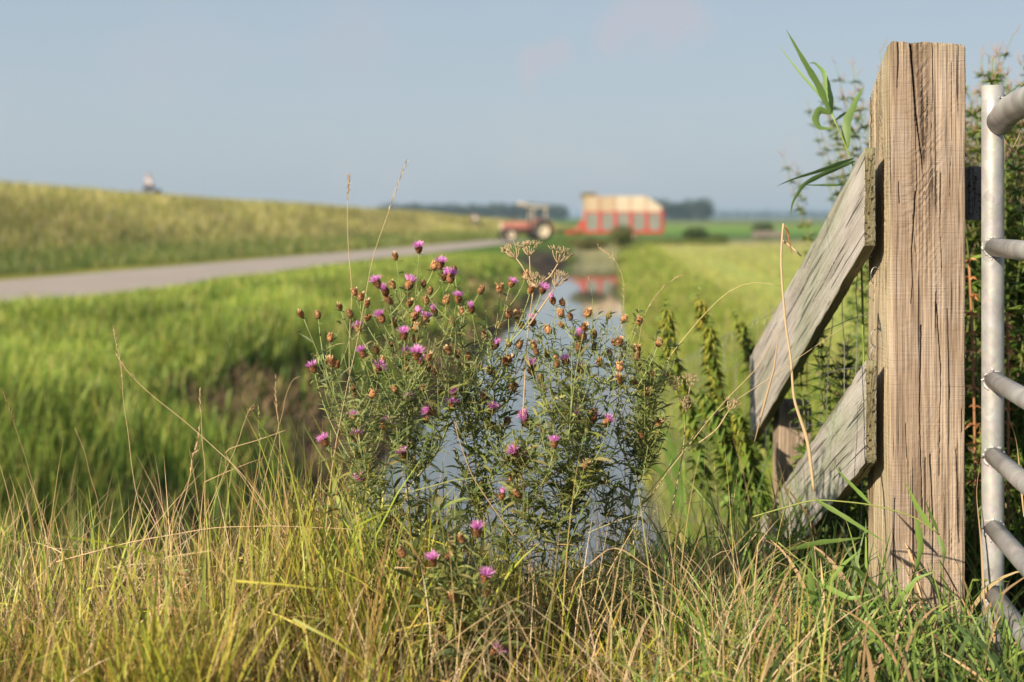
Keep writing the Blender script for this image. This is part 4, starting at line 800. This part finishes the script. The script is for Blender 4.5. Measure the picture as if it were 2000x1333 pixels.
# ------------------------------------------------------------------ nettles
def nettle(path, Y, label, sc_=1.0, c=(.13, .19, .03)):
    pts = spline([P(u, v, Y) for u, v in path], 40); b0 = pts[0].copy(); t = thing('nettle_plant', b0, label, 'nettle', 'nettles beside the fence'); c = np.array(c)
    mb = MB(); tube(mb, pts, np.linspace(.003, .0015, 40), c * 1.2, 6); local(mb, b0); mb.obj('stem', 'stem', t)
    mb = MB(); bs, dr, ln = [], [], []
    for i in range(3, 40):
        f = i / 39; L_ = np.interp(f, [0, .5, .9, 1], [.055, .048, .036, .018]) * sc_
        for a in (i * 1.57, i * 1.57 + 3.14, i * 1.57 + 1.2): bs.append(pts[i]); dr.append([math.cos(a), math.sin(a), .1]); ln.append(L_)
    n = len(bs); ln = np.array(ln) * rng.uniform(.8, 1.2, n); leaves(mb, bs, dr, ln, ln * .62, cmix(n, [c, c * .75, c * 1.3]), droop=rng.uniform(.2, .9, n), segs=5, fold=.35)
    local(mb, b0); mb.obj('foliage', 'leaf', t)
    mb = MB()   # hanging seed tassels
    for i in range(14, 38):
        for a in rng.uniform(0, 6.28, 6):
            p = pts[i]; e = p + [math.cos(a) * .022, math.sin(a) * .022, -.02 - rng.random() * .02]; tube(mb, bez(p, p + [math.cos(a) * .02, math.sin(a) * .02, .002], e, 5), [.002, .004, .004, .003, .001], c * [1.5, 1.1, .8], 5)
    local(mb, b0); mb.obj('seed_tassel', 'stem', t)
nettle([(1380, 1000), (1345, 800), (1310, 690), (1300, 585)], 4.6, 'leftmost upright nettle with a pointed leafy top near the water')
nettle([(1420, 1000), (1400, 760), (1380, 650), (1362, 565)], 5.0, 'tallest nettle stem, second from the water', c=(.15, .19, .03))
nettle([(1430, 1010), (1420, 850), (1390, 700), (1385, 620)], 4.7, 'drooping nettle in the middle of the patch')
nettle([(1470, 960), (1480, 760), (1450, 640), (1430, 610)], 5.3, 'dark nettle close to the left edge of the plank')
nettle([(1450, 1020), (1440, 920), (1400, 830), (1370, 760)], 4.4, 'low broad nettle at the front of the patch', 1.2, c=(.11, .18, .03))
nettle([(1490, 1010), (1465, 930), (1450, 860), (1440, 800)], 4.4, 'small nettle against the foot of the plank', 1.1)
nettle([(1500, 900), (1490, 760), (1465, 680), (1455, 650)], 5.2, 'nettle half hidden behind the upper plank', c=(.10, .16, .03))

# ------------------------------------------------------------------ willowherb thickets
def willowherb(label, cx, cy, nst, wid, dep, top, seed, pink=14, low=-1.3, cat='wildflower bush'):
    lr = np.random.default_rng(seed); zb = float(gz(cx, cy)); b0 = np.array([cx, cy, zb]); t = thing('willowherb_bush', b0, label, cat)
    st, fo, fl, fz = MB(), MB(), MB(), MB(); lb, ld, ll = [], [], []; tips = []
    for i in range(nst):
        bx, by = cx + np.clip(lr.normal(), -1.6, 1.6) * wid * .4, cy + lr.normal() * dep * .4; tp = np.array([bx + np.clip(lr.normal(), -1, 1) * wid * .22, by + lr.normal() * dep * .2, top + lr.uniform(-.45, .04)])
        pts = bez([bx, by, zb], [bx, by, zb * .4 + tp[2] * .6], tp, 24); tube(st, pts, np.linspace(.004, .0012, 24), (.16, .20, .06), 5); tips.append(pts)
        k_ = 240; f = lr.random(k_) ** .65; idx = (f * 22.9).astype(int); a = lr.uniform(0, 6.28, k_); lb.append(pts[idx]); ld.append(np.stack([np.cos(a), np.sin(a), lr.uniform(.1, 1.0, k_)], 1)); ll.append(lr.uniform(.04, .085, k_) * np.interp(f, [0, 1], [1.2, .55]))
        for j in range(14):   # seed pods with pinkish tips at the top
            a = lr.uniform(0, 6.28); p = pts[lr.integers(17, 24)]; e = p + np.array([math.cos(a) * .028, math.sin(a) * .028, lr.uniform(.02, .055)]); tube(st, bez(p, p + [math.cos(a) * .012, math.sin(a) * .012, .008], e, 4), [.0011, .0013, .0013, .0006], (.34, .22, .16), 4)
    lb = np.concatenate(lb); ll = np.concatenate(ll); leaves(fo, lb, np.concatenate(ld), ll, ll * .22, cmix(len(lb), [[.12, .20, .035], [.18, .26, .045], [.07, .13, .025], [.26, .30, .07]]), droop=lr.uniform(.1, .8, len(lb)), segs=4)
    for mb in (st, fo): local(mb, b0)
    st.obj('stems', 'stem', t)['label'] = 'bunched stems with reddish seed pods'; fo.obj('foliage', 'leaf', t)
    for i in range(pink):
        pts = tips[lr.integers(len(tips))]; p = pts[lr.integers(12, 23)] + lr.normal(size=3) * .03 + [0, -.04, 0]; mb = MB(); n = 4; a = np.arange(4) * 1.57 + lr.uniform(0, 1); leaves(mb, np.tile(p, (4, 1)), np.stack([np.cos(a), -.6 * np.ones(4), np.sin(a)], 1), .011, .011, (.66, .10, .42), droop=0, segs=4); local(mb, b0); mb.obj('flower', 'petal', t)
    return t
willowherb('dense tall willowherb with small pink flowers behind the metal gate', 2.05, 5.3, 210, 1.0, 1.2, .62, 31, pink=26)
willowherb('darker willowherb growing in the gap between post and gate', 1.68, 4.9, 100, .36, .8, .52, 32, pink=8)
willowherb('sparse willowherb reaching up on the left side of the oak post', 1.25, 4.6, 26, .09, .5, .40, 33, pink=10)
willowherb('leafy green weed filling the gap between the two planks', 1.02, 4.15, 16, .22, .55, -.35, 34, pink=0, cat='weed')
willowherb('willowherb hidden low behind the gate bars', 1.75, 4.3, 60, .6, .6, -.2, 35, pink=6)
# brown dead dock
dk = np.array([1.33, 4.0, float(gz(1.33, 4.0))]); t = thing('dead_dock', dk, 'rusty brown dead dock stalk in the gap between post and gate', 'dead plant'); mb = MB(); fo = MB()
for k_ in range(4):
    fo = MB(); x = 1.30 + .03 * k_; pts = bez([x, 4.0, dk[2]], [x + .01, 4.0, -.6], [x + rng.normal() * .03, 4.0, -.12 - .05 * k_], 20); tube(mb, pts, .004, (.30, .15, .07), 6); n = 110; i = rng.integers(7, 20, n); a = rng.uniform(0, 6.28, n)
    leaves(fo, pts[i], np.stack([np.cos(a), np.sin(a), rng.uniform(0, .6, n)], 1), rng.uniform(.015, .035, n), .014, cmix(n, [[.42, .18, .07], [.30, .13, .05], [.52, .28, .12]]), droop=.5, segs=3); local(fo, dk); fo.obj('seed_cluster', 'straw', t)
local(mb, dk); mb.obj('stem', 'stem', t)
# dead climbing blades beside the gate upright
for pth, lab in (([(1925, 1230), (1915, 1050), (1905, 960), (1925, 840), (1918, 790)], 'dry brown blade leaning on the left of the gate upright'), ([(2000, 1010), (1985, 860), (1960, 780)], 'bent tan blade hanging behind the second gate bar')):
    b0 = P(*pth[0], 3.14); t = thing('withered_reed', b0, lab, 'withered reed'); mb = MB(); ribbon(mb, pth, 3.14, .006, (.40, .29, .16), .1, 2.2); local(mb, b0); mb.obj('leaf', 'straw', t)

# ------------------------------------------------------------------ bushes, woods
def crown(mb, c, r, n, size, cols, seed):
    lr = np.random.default_rng(seed); d = nrm(lr.normal(size=(n, 3))); rad = lr.random(n) ** .45
    lump = .72 + .5 * fbm(d[:, 0] * 2.3 + 9 + seed, d[:, 2] * 2.3 + d[:, 1] * 1.7 + 9, seed); p = np.asarray(c) + d * rad[:, None] * lump[:, None] * np.asarray(r)
    nv = nrm(lr.normal(size=(n, 3)) + d * .6); s1 = nrm(np.cross(nv, lr.normal(size=(n, 3)))); s2 = np.cross(nv, s1); sz = lr.uniform(.6, 1.3, n)[:, None] * size
    v = np.stack([p - s1 * sz, p - s2 * sz * .6, p + s1 * sz, p + s2 * sz * .6], 1); mb.add(v, np.arange(n * 4).reshape(-1, 4), np.repeat(cmix(n, cols), 4, 0))
def bush(name, label, u, v, Y, wd, hg, cols, seed, zb=-2.02):
    x = (u - 1000) / F * Y; t = thing(name, (x, Y, zb), label, 'bush'); mb = MB()
    for i in range(7): a = i * .9; tube(mb, bez([0, 0, -.1], [math.cos(a) * .1, math.sin(a) * .1, hg * .4], [math.cos(a) * wd * .3, math.sin(a) * wd * .3, hg * .8], 6), np.linspace(.03, .01, 6), (.12, .08, .05), 5)
    mb.obj('stem', 'stem', t); mb = MB(); crown(mb, (0, 0, hg * .5), (wd / 2, wd / 2, hg * .55), 2600, .07, cols, seed); mb.obj('foliage', 'leaf', t)
bush('field_bush', 'dark round bush at the field edge right of the wagon', 1357, 470, 111, 2.3, 1.25, [[.05, .09, .025], [.08, .12, .03]], 3)
bush('field_bush', 'grey green bush by the low trough, farthest right in the field', 1490, 466, 130, 2.4, 1.6, [[.08, .12, .045], [.06, .10, .03]], 4)
bush('ditch_bush', 'green bush in front of the wagon at the end of the ditch', 1214, 480, 100, 2.0, 1.45, [[.08, .14, .03], [.14, .18, .04], [.2, .16, .06]], 5)
bush('ditch_bush', 'low brown green bush on the left bank at the ditch end', 1150, 490, 88, 2.6, .8, [[.12, .15, .03], [.2, .17, .07]], 6)
bush('field_bush', 'small low bush between the wagon and the dark bush', 1400, 468, 118, 2.0, .6, [[.10, .14, .04]], 8)
tr = thing('water_trough', ((1500 - 1000) / F * 128, 128, -2.02), 'low grey trough standing in the field before the far right bush', 'trough'); mb = MB()
for a, b in (((-1.4, -.4, .25), (1.4, -.34, .8)), ((-1.4, .34, .25), (1.4, .4, .8)), ((-1.4, -.34, .25), (-1.34, .34, .8)), ((1.34, -.34, .25), (1.4, .34, .8)), ((-1.34, -.34, .26), (1.34, .34, .33))): box(mb, a, b)
mb.obj('basin', 'greywood', tr, False)
for x in (-1.2, 1.2): mb = MB(); box(mb, (x - .06, -.3, 0), (x + .06, .3, .248)); mb.obj('leg', 'greywood', tr, False)
def wood(label, u0, u1, Y, top, seed, n=60, cols=((.035, .06, .02), (.05, .08, .03), (.03, .05, .025)), per=420):
    mb = MB(); lr = np.random.default_rng(seed)
    for i in range(n):
        u = u0 + (u1 - u0) * (i + lr.uniform(-.5, .5)) / n; Y2 = Y + lr.uniform(0, .06) * Y; x = (u - 1000) / F * Y2; h = top * lr.uniform(.78, 1.04); e = np.interp(i / n, [0, .03, .97, 1], [.75, 1, 1, .8]); h *= e
        crown(mb, (x, Y2, -2 + h * .52), (h * .38, h * .38, h * .52), per, h * .045, cols, seed + i); tube(mb, [[x, Y2, -2.2], [x, Y2, -2 + h * .5]], [.25, .12], (.08, .06, .05), 5)
    o = mb.obj('distant_wood', 'leaf'); return tag(o, label, 'wood', kind='stuff')
wood('long low bluish wood on the horizon behind the tractor', 735, 1110, 900, 11.6, 100, 74)
wood('taller dense wood on the horizon right of the wagon', 1235, 1388, 860, 13.6, 300, 34)
wood('faint far tree line on the horizon at the right', 1385, 1620, 1900, 12.5, 500, 46, per=260)
wood('very faint distant tree line left of the wagon', 1080, 1180, 2300, 9, 700, 16, per=200)
wood('hazy distant tree line behind the gate and post', 1600, 2050, 1900, 12, 800, 60, per=200)

# tall crop / reed strip at the end of the ditch
n = 16000; Y = rng.uniform(104, 116, n); X = rng.uniform(4, 16, n); c = cmix(n, [[.12, .19, .03], [.2, .22, .05], [.08, .13, .03]])
cover('ditch_end_weeds', 'rough green weeds on the bank at the end of the ditch', 'weeds', X, Y, gz(X, Y), rng.uniform(.12, .4, n), rng.uniform(.03, .07, n), c * .6, c, segs=3)

# ------------------------------------------------------------------ tractor and loader wagon
def wheel(parent, x, y, r, wdt, rimc, z0=0.0):
    """axle along local y; rim child"""
    mb = MB(); lathe(mb, [(r * .62, -wdt / 2), (r * .9, -wdt / 2), (r * .98, -wdt * .36), (r, -wdt * .2), (r, wdt * .2), (r * .98, wdt * .36), (r * .9, wdt / 2), (r * .62, wdt / 2), (r * .62, -wdt / 2)], (1, 1, 1), 32)
    for i in range(22):
        a = i * 2 * math.pi / 22
        for s_ in (-1, 1): tube(mb, [[r * .99 * math.cos(a), r * .99 * math.sin(a), s_ * wdt * .42], [r * 1.0 * math.cos(a + .12), r * 1.0 * math.sin(a + .12), 0]], .022, (1, 1, 1), 4)
    mb.xf(lambda v: np.stack([v[:, 0], v[:, 2], v[:, 1]], 1)); o = mb.obj('wheel', 'rubber', parent); o.location = (x, y, z0 + r)
    mb = MB(); lathe(mb, [(.02, -wdt * .18), (r * .2, -wdt * .2), (r * .24, -wdt * .06), (r * .5, -wdt * .1), (r * .61, -wdt * .42), (r * .64, -wdt * .46), (r * .64, wdt * .46), (r * .5, wdt * .1), (.02, wdt * .1)], (1, 1, 1), 28)
    mb.xf(lambda v: np.stack([v[:, 0], v[:, 2], v[:, 1]], 1)); mb.obj('rim', rimc, o); return o
TY = 122.0; tx = (1028 - 1000) / F * TY
tra = thing('tractor', (tx, TY, -2.0), 'old faded red tractor with cream wheels and canopy, facing left', 'tractor', rz=R(16)); tra.scale = (1.14, 1.14, 1.14)
# local frame: x+ = rear, x- = front (heading left)
mb = MB()
def hood(v): return v
box(mb, (-1.95, -.34, .95), (.1, .34, 1.45)); mb.v[-1][[4, 5, 6, 7], 1] *= .8; mb.v[-1][[4, 7], 2] -= .06
mb.obj('hood', 'tred', tra, False)
mb = MB(); box(mb, (-1.98, -.30, .88), (-1.952, .30, 1.36)); mb.obj('grille', 'cream', tra, False)
mb = MB(); box(mb, (-1.85, -.22, .55), (1.3, .22, .948)); box(mb, (.6, -.35, .4), (1.35, .35, 1.0)); tube(mb, [[-1.45, -.75, .42], [-1.45, .75, .42]], .06, (1, 1, 1), 8); tube(mb, [[1.0, -.85, .78], [1.0, .85, .78]], .1, (1, 1, 1), 10); box(mb, (-1.55, -.1, .38), (-1.35, .1, .56)); mb.obj('chassis', 'darkmetal', tra, False)
for s_ in (-1, 1):
    wheel(tra, 1.0, s_ * .82, .78, .38, 'cream'); wheel(tra, -1.45, s_ * .72, .48, .24, 'cream')
    mb = MB(); a = np.linspace(R(-10), R(165), 12)
    for i in range(11):
        p0 = [1.0 + .86 * math.cos(a[i]), 0, .78 + .86 * math.sin(a[i])]; p1 = [1.0 + .86 * math.cos(a[i + 1]), 0, .78 + .86 * math.sin(a[i + 1])]; y0, y1 = s_ * .58, s_ * 1.02
        v = [[p0[0], y0, p0[2]], [p1[0], y0, p1[2]], [p1[0], y1, p1[2]], [p0[0], y1, p0[2]]]; v2 = [[x, y, z + .03] for x, y, z in v]; mb.add(v + v2, [[0, 1, 2, 3], [7, 6, 5, 4], [0, 4, 5, 1], [3, 2, 6, 7]], np.ones(3))
    mb.obj('mudguard', 'tred', tra)
    mb = MB()
    for x, z1 in ((.35, 2.5), (1.35, 2.45)): tube(mb, [[x, s_ * .52, 1.3], [x + .02, s_ * .55, z1]], .04, (1, 1, 1), 8)
    mb.obj('cab_frame', 'cream', tra)
mb = MB(); box(mb, (-.05, -.66, 2.44), (1.55, .66, 2.56)); mb.v[-1][[0, 3, 4, 7], 2] += .12; box(mb, (-.55, -.55, 2.58), (-.05, .55, 2.72)); mb.v[-1][[0, 3, 4, 7], 2] += .16; mb.obj('canopy', 'cream', tra, False)
mb = MB(); box(mb, (.7, -.24, 1.15), (1.2, .24, 1.25)); box(mb, (1.15, -.24, 1.25), (1.23, .24, 1.6)); mb.obj('seat', 'rubber', tra, False)
mb = MB(); tube(mb, [[.1, 0, 1.4], [.42, 0, 1.62]], .025, (1, 1, 1), 8); a = np.linspace(0, 2 * math.pi, 20); tube(mb, np.stack([.42 + .08 * np.sin(a), .2 * np.cos(a), 1.62 + .18 * np.sin(a)], 1), .018, (1, 1, 1), 6); mb.obj('steering_wheel', 'rubber', tra)
mb = MB(); tube(mb, [[-.9, .15, 1.4], [-.9, .15, 2.1]], .04, (1, 1, 1), 8); mb.obj('exhaust_pipe', 'darkmetal', tra)
for s_ in (-1, 1): mb = MB(); tube(mb, [[-2.02, s_ * .2, 1.15], [-1.98, s_ * .2, 1.15]], .09, (1, 1, 1), 12); mb.obj('headlight', 'palepanel', tra)

WY = 125.0; k_ = WY / F; X0 = (1140 - 1000) * k_; X1 = (1291 - 1000) * k_; Wl = X1 - X0
wag = thing('loader_wagon', (X0, WY, -2.0), 'red silage loader wagon with pale upper boards and grey mesh windows', 'farm wagon')
Zf = lambda v: 2.0 - (v - 425) * k_
zb_, zm, zt = Zf(452), Zf(415), Zf(384); W2 = 1.15
mb = MB(); box(mb, (0, -W2, zb_ - .18), (Wl, W2, zb_ + .08)); box(mb, (0, -W2, zm - .08), (Wl, -W2 + .06, zm + .06)); box(mb, (0, W2 - .06, zm - .08), (Wl, W2, zm + .06))
mb.obj('chassis', 'red', wag, False)
nb = 5
for s_ in (-1, 1):
    for i in range(nb + 1):
        x = Wl * i / nb; mb = MB(); ww = .16 if i in (0, nb) else .13; box(mb, (max(0, x - ww), s_ * (W2 + .02) - .05, zb_ + .081), (min(Wl, x + ww), s_ * (W2 + .02) + .05, zm - .081)); mb.obj('side_post', 'red', wag, False)
    for i in range(nb):
        mb = MB(); xa, xb = Wl * i / nb + .1, Wl * (i + 1) / nb - .1; box(mb, (xa, s_ * W2 - .02, zb_ + .082), (xb, s_ * W2 + .02, zm - .082))
        for j in range(1, 6): zz = zb_ + .1 + (zm - zb_ - .2) * j / 6; box(mb, (xa, s_ * (W2 + .03) - .012, zz), (xb, s_ * (W2 + .03) + .012, zz + .03))
        mb.obj('mesh_panel', 'mesh', wag, False)
        mb = MB(); top_l = zt; top_r = zt if i < nb - 1 else zm + .35
        box(mb, (xa - .06, s_ * W2 - .02, zm + .062), (xb + .06, s_ * W2 + .02, zt)); 
        if i == nb - 1: mb.v[-1][[5, 6], 2] = zm + .45; mb.v[-1][[4, 7], 2] = zt - .05
        mb.obj('upper_panel', 'palepanel' if i in (2, 3, 4) else 'tan', wag, False)
        mb = MB(); box(mb, (xb - .0, s_ * (W2 + .03) - .03, zm + .06), (xb + .1, s_ * (W2 + .03) + .03, zt if i < nb - 1 else zm + .4)); mb.obj('upper_post', 'orange', wag, False)
mb = MB(); box(mb, (-.04, -W2, zb_ + .082), (-.002, W2, zt)); mb.obj('front_wall', 'tan', wag, False)
mb = MB(); box(mb, (Wl + .002, -W2, zb_ - .15), (Wl + .12, W2, zm + .1)); mb.obj('tailgate', 'red', wag, False)
mb = MB(); n = 900; leaves(mb, np.stack([rng.uniform(-.1, 1.0, n), rng.uniform(-1, 1, n), rng.uniform(zt - .1, zt + .22, n)], 1), rng.normal(size=(n, 3)), .35, .06, cmix(n, [[.30, .24, .08], [.2, .2, .06]]), droop=.3, segs=2); mb.obj('hay_load', 'straw', wag)
mb = MB(); box(mb, (-.9, -.9, zb_ - .1), (-.05, .9, zb_ + .95)); mb.v[-1][[4, 7], 0] += .75; box(mb, (-1.6, -.7, zb_ - .25), (-.3, .7, zb_ + .25)); mb.v[-1][[4, 7], 2] -= .25; mb.obj('pickup_housing', 'red', wag, False)
mb = MB(); box(mb, (-.95, -.96, zb_ - .02), (-.2, -.9, zb_ + .35)); mb.obj('guard_plate', 'orange', wag, False)
mb = MB(); tube(mb, [[-.2, .5, zb_ - .1], [-2.7, 0, .75]], .08, (1, 1, 1), 8); tube(mb, [[-.2, -.5, zb_ - .1], [-2.7, 0, .75]], .08, (1, 1, 1), 8); mb.obj('drawbar', 'red', wag)
for x in (3.1, 4.15):
    for s_ in (-1, 1): wheel(wag, x, s_ * .95, .42, .36, 'cream')
    mb = MB(); tube(mb, [[x, -.9, .42], [x, .9, .42]], .06, (1, 1, 1), 8); box(mb, (x - .1, -.6, .42), (x + .1, .6, zb_ - .182)); mb.obj('axle', 'darkmetal', wag)

# ------------------------------------------------------------------ cyclists on the dike
def skin_body(name, pts, edges, rad, m, parent, root=0, sub=2):
    me = bpy.data.meshes.new(name); me.from_pydata(pts, edges, []); o = bpy.data.objects.new(name, me); col.objects.link(o); o.parent = parent; me.materials.append(M[m])
    md = o.modifiers.new('skin', 'SKIN'); md.use_smooth_shade = True
    if not me.skin_vertices: bpy.context.view_layer.objects.active = o; me.attributes.new
    sv = me.skin_vertices[0].data if me.skin_vertices else None
    if sv is not None:
        for i, r in enumerate(rad): sv[i].radius = (r, r); sv[i].use_root = (i == root)
    s2 = o.modifiers.new('sub', 'SUBSURF'); s2.levels = sub; s2.render_levels = sub; return o
def bicycle(loc, rz, label):
    t = thing('bicycle', loc, label, 'bicycle', rz=rz)
    for x in (-.52, .52):
        a = np.linspace(0, 2 * math.pi, 33); mb = MB(); tube(mb, np.stack([x + .34 * np.cos(a), 0 * a, .34 + .34 * np.sin(a)], 1), .018, (1, 1, 1), 8, False); w_ = mb.obj('wheel', 'rubber', t)
        mb = MB(); 
        for k__ in range(14): tube(mb, [[x, 0, .34], [x + .33 * math.cos(k__ * .449), 0, .34 + .33 * math.sin(k__ * .449)]], .0015, (1, 1, 1), 3)
        mb.obj('spokes', 'wire', w_)
    mb = MB()
    for a, b in (((-.52, 0, .34), (-.05, 0, .3)), ((-.05, 0, .3), (-.2, 0, .85)), ((-.2, 0, .85), (-.52, 0, .34)), ((-.05, 0, .3), (.34, 0, .8)), ((-.17, 0, .75), (.33, 0, .86)), ((.33, 0, .98), (.36, 0, .74)), ((.36, 0, .74), (.52, 0, .34))): tube(mb, [a, b], .016, (1, 1, 1), 8)
    mb.obj('frame', 'bikeframe', t)
    mb = MB(); tube(mb, spline([(.12, -.28, 1.06), (.28, -.22, 1.1), (.33, 0, 1.02), (.28, .22, 1.1), (.12, .28, 1.06)], 16), .014, (1, 1, 1), 8); mb.obj('handlebar', 'bikeframe', t)
    mb = MB(); tube(mb, [(-.34, 0, .93), (-.2, 0, .94), (-.05, 0, .93)], [.09, .08, .02], (1, 1, 1), 10); mb.obj('saddle', 'rubber', t)
    mb = MB(); box(mb, (-.8, -.13, .7), (-.42, .13, .74)); box(mb, (-.8, -.24, .42), (-.45, -.14, .72)); box(mb, (-.8, .14, .42), (-.45, .24, .72)); mb.obj('pannier', 'rubber', t, False)
    return t
def rider(loc, rz, label, full=True):
    p = thing('person', loc, label, 'person', rz=rz)
    J = [(-.2, 0, .98), (-.17, 0, 1.12), (-.1, 0, 1.32), (-.04, 0, 1.46), (-.01, 0, 1.53), (.02, 0, 1.60), (.03, 0, 1.70), (.04, 0, 1.76)]
    E_ = [(i, i + 1) for i in range(7)]; Rr = [.13, .125, .14, .11, .055, .075, .09, .06]
    for s_ in (-1, 1):
        b = len(J); J += [(-.05, s_ * .17, 1.43), (.02, s_ * .21, 1.2), (.16, s_ * .25, 1.12), (.22, s_ * .26, 1.10)]; Rr += [.062, .046, .034, .03]; E_ += [(3, b), (b, b + 1), (b + 1, b + 2), (b + 2, b + 3)]
        b = len(J); k = .18 if s_ > 0 else -.05; J += [(-.17, s_ * .1, .93), (.2, s_ * .12, .78 + k * .6), (.02 + k * .3, s_ * .12, .36 + k), (.14 + k * .3, s_ * .12, .31 + k)]; Rr += [.095, .065, .042, .034]; E_ += [(0, b), (b, b + 1), (b + 1, b + 2), (b + 2, b + 3)]
    skin_body('body', J, E_, Rr, 'skin', p)
    J = [(-.2, 0, .98), (-.17, 0, 1.12), (-.1, 0, 1.32), (-.045, 0, 1.45)]; Rr = [.142, .14, .155, .118]; E_ = [(0, 1), (1, 2), (2, 3)]
    for s_ in (-1, 1): b = len(J); J += [(-.05, s_ * .17, 1.43), (-.01, s_ * .2, 1.28)]; Rr += [.076, .06]; E_ += [(3, b), (b, b + 1)]
    skin_body('shirt', J, E_, Rr, 'shirt', p)
    J = [(-.2, 0, .97)]; Rr = [.148]; E_ = []
    for s_ in (-1, 1): b = len(J); k = .18 if s_ > 0 else -.05; J += [(-.17, s_ * .1, .93), (.2, s_ * .12, .78 + k * .6), (.04 + k * .3, s_ * .12, .42 + k)]; Rr += [.105, .078, .052]; E_ += [(0, b), (b, b + 1), (b + 1, b + 2)]
    skin_body('trousers', J, E_, Rr, 'trousers', p)
    skin_body('hair', [(-.01, 0, 1.68), (.005, 0, 1.74), (.02, 0, 1.79)], [(0, 1), (1, 2)], [.088, .098, .06], 'hair', p)
    return p
for u, Y, rz, l1, l2 in ((290, 91.5, R(160), 'person in a white top cycling along the dike crest on the left', 'dark bicycle on the dike crest under the rider in white'),
                         (927, 150, R(160), 'far small cyclist on the low end of the dike left of the tractor', 'far small bicycle at the low end of the dike')):
    x = (u - 1000) / F * Y; o = float(road_far(Y)) - x; _, z = dike_pt(np.array([o]), np.array([Y])); z = float(z[0]) + .02
    bicycle((x, Y, z), rz, l2); rider((x, Y, z), rz, l1)

# ------------------------------------------------------------------ haze
hm = bpy.data.materials.new('haze'); hm.use_nodes = True; t = hm.node_tree; t.nodes.remove(t.nodes['Principled BSDF'])
pv = t.nodes.new('ShaderNodeVolumePrincipled'); pv.inputs['Color'].default_value = (.58, .80, 1, 1); pv.inputs['Density'].default_value = .00028; pv.inputs['Anisotropy'].default_value = .2
t.links.new(pv.outputs[0], t.nodes['Material Output'].inputs['Volume'])
mb = MB(); box(mb, (-4800, -60, -5.2), (4800, 5200, 16)); 
hz = mb.obj('haze', hm, smooth=False); tag(hz, 'thin pale summer haze over the far fields', 'haze', kind='stuff')
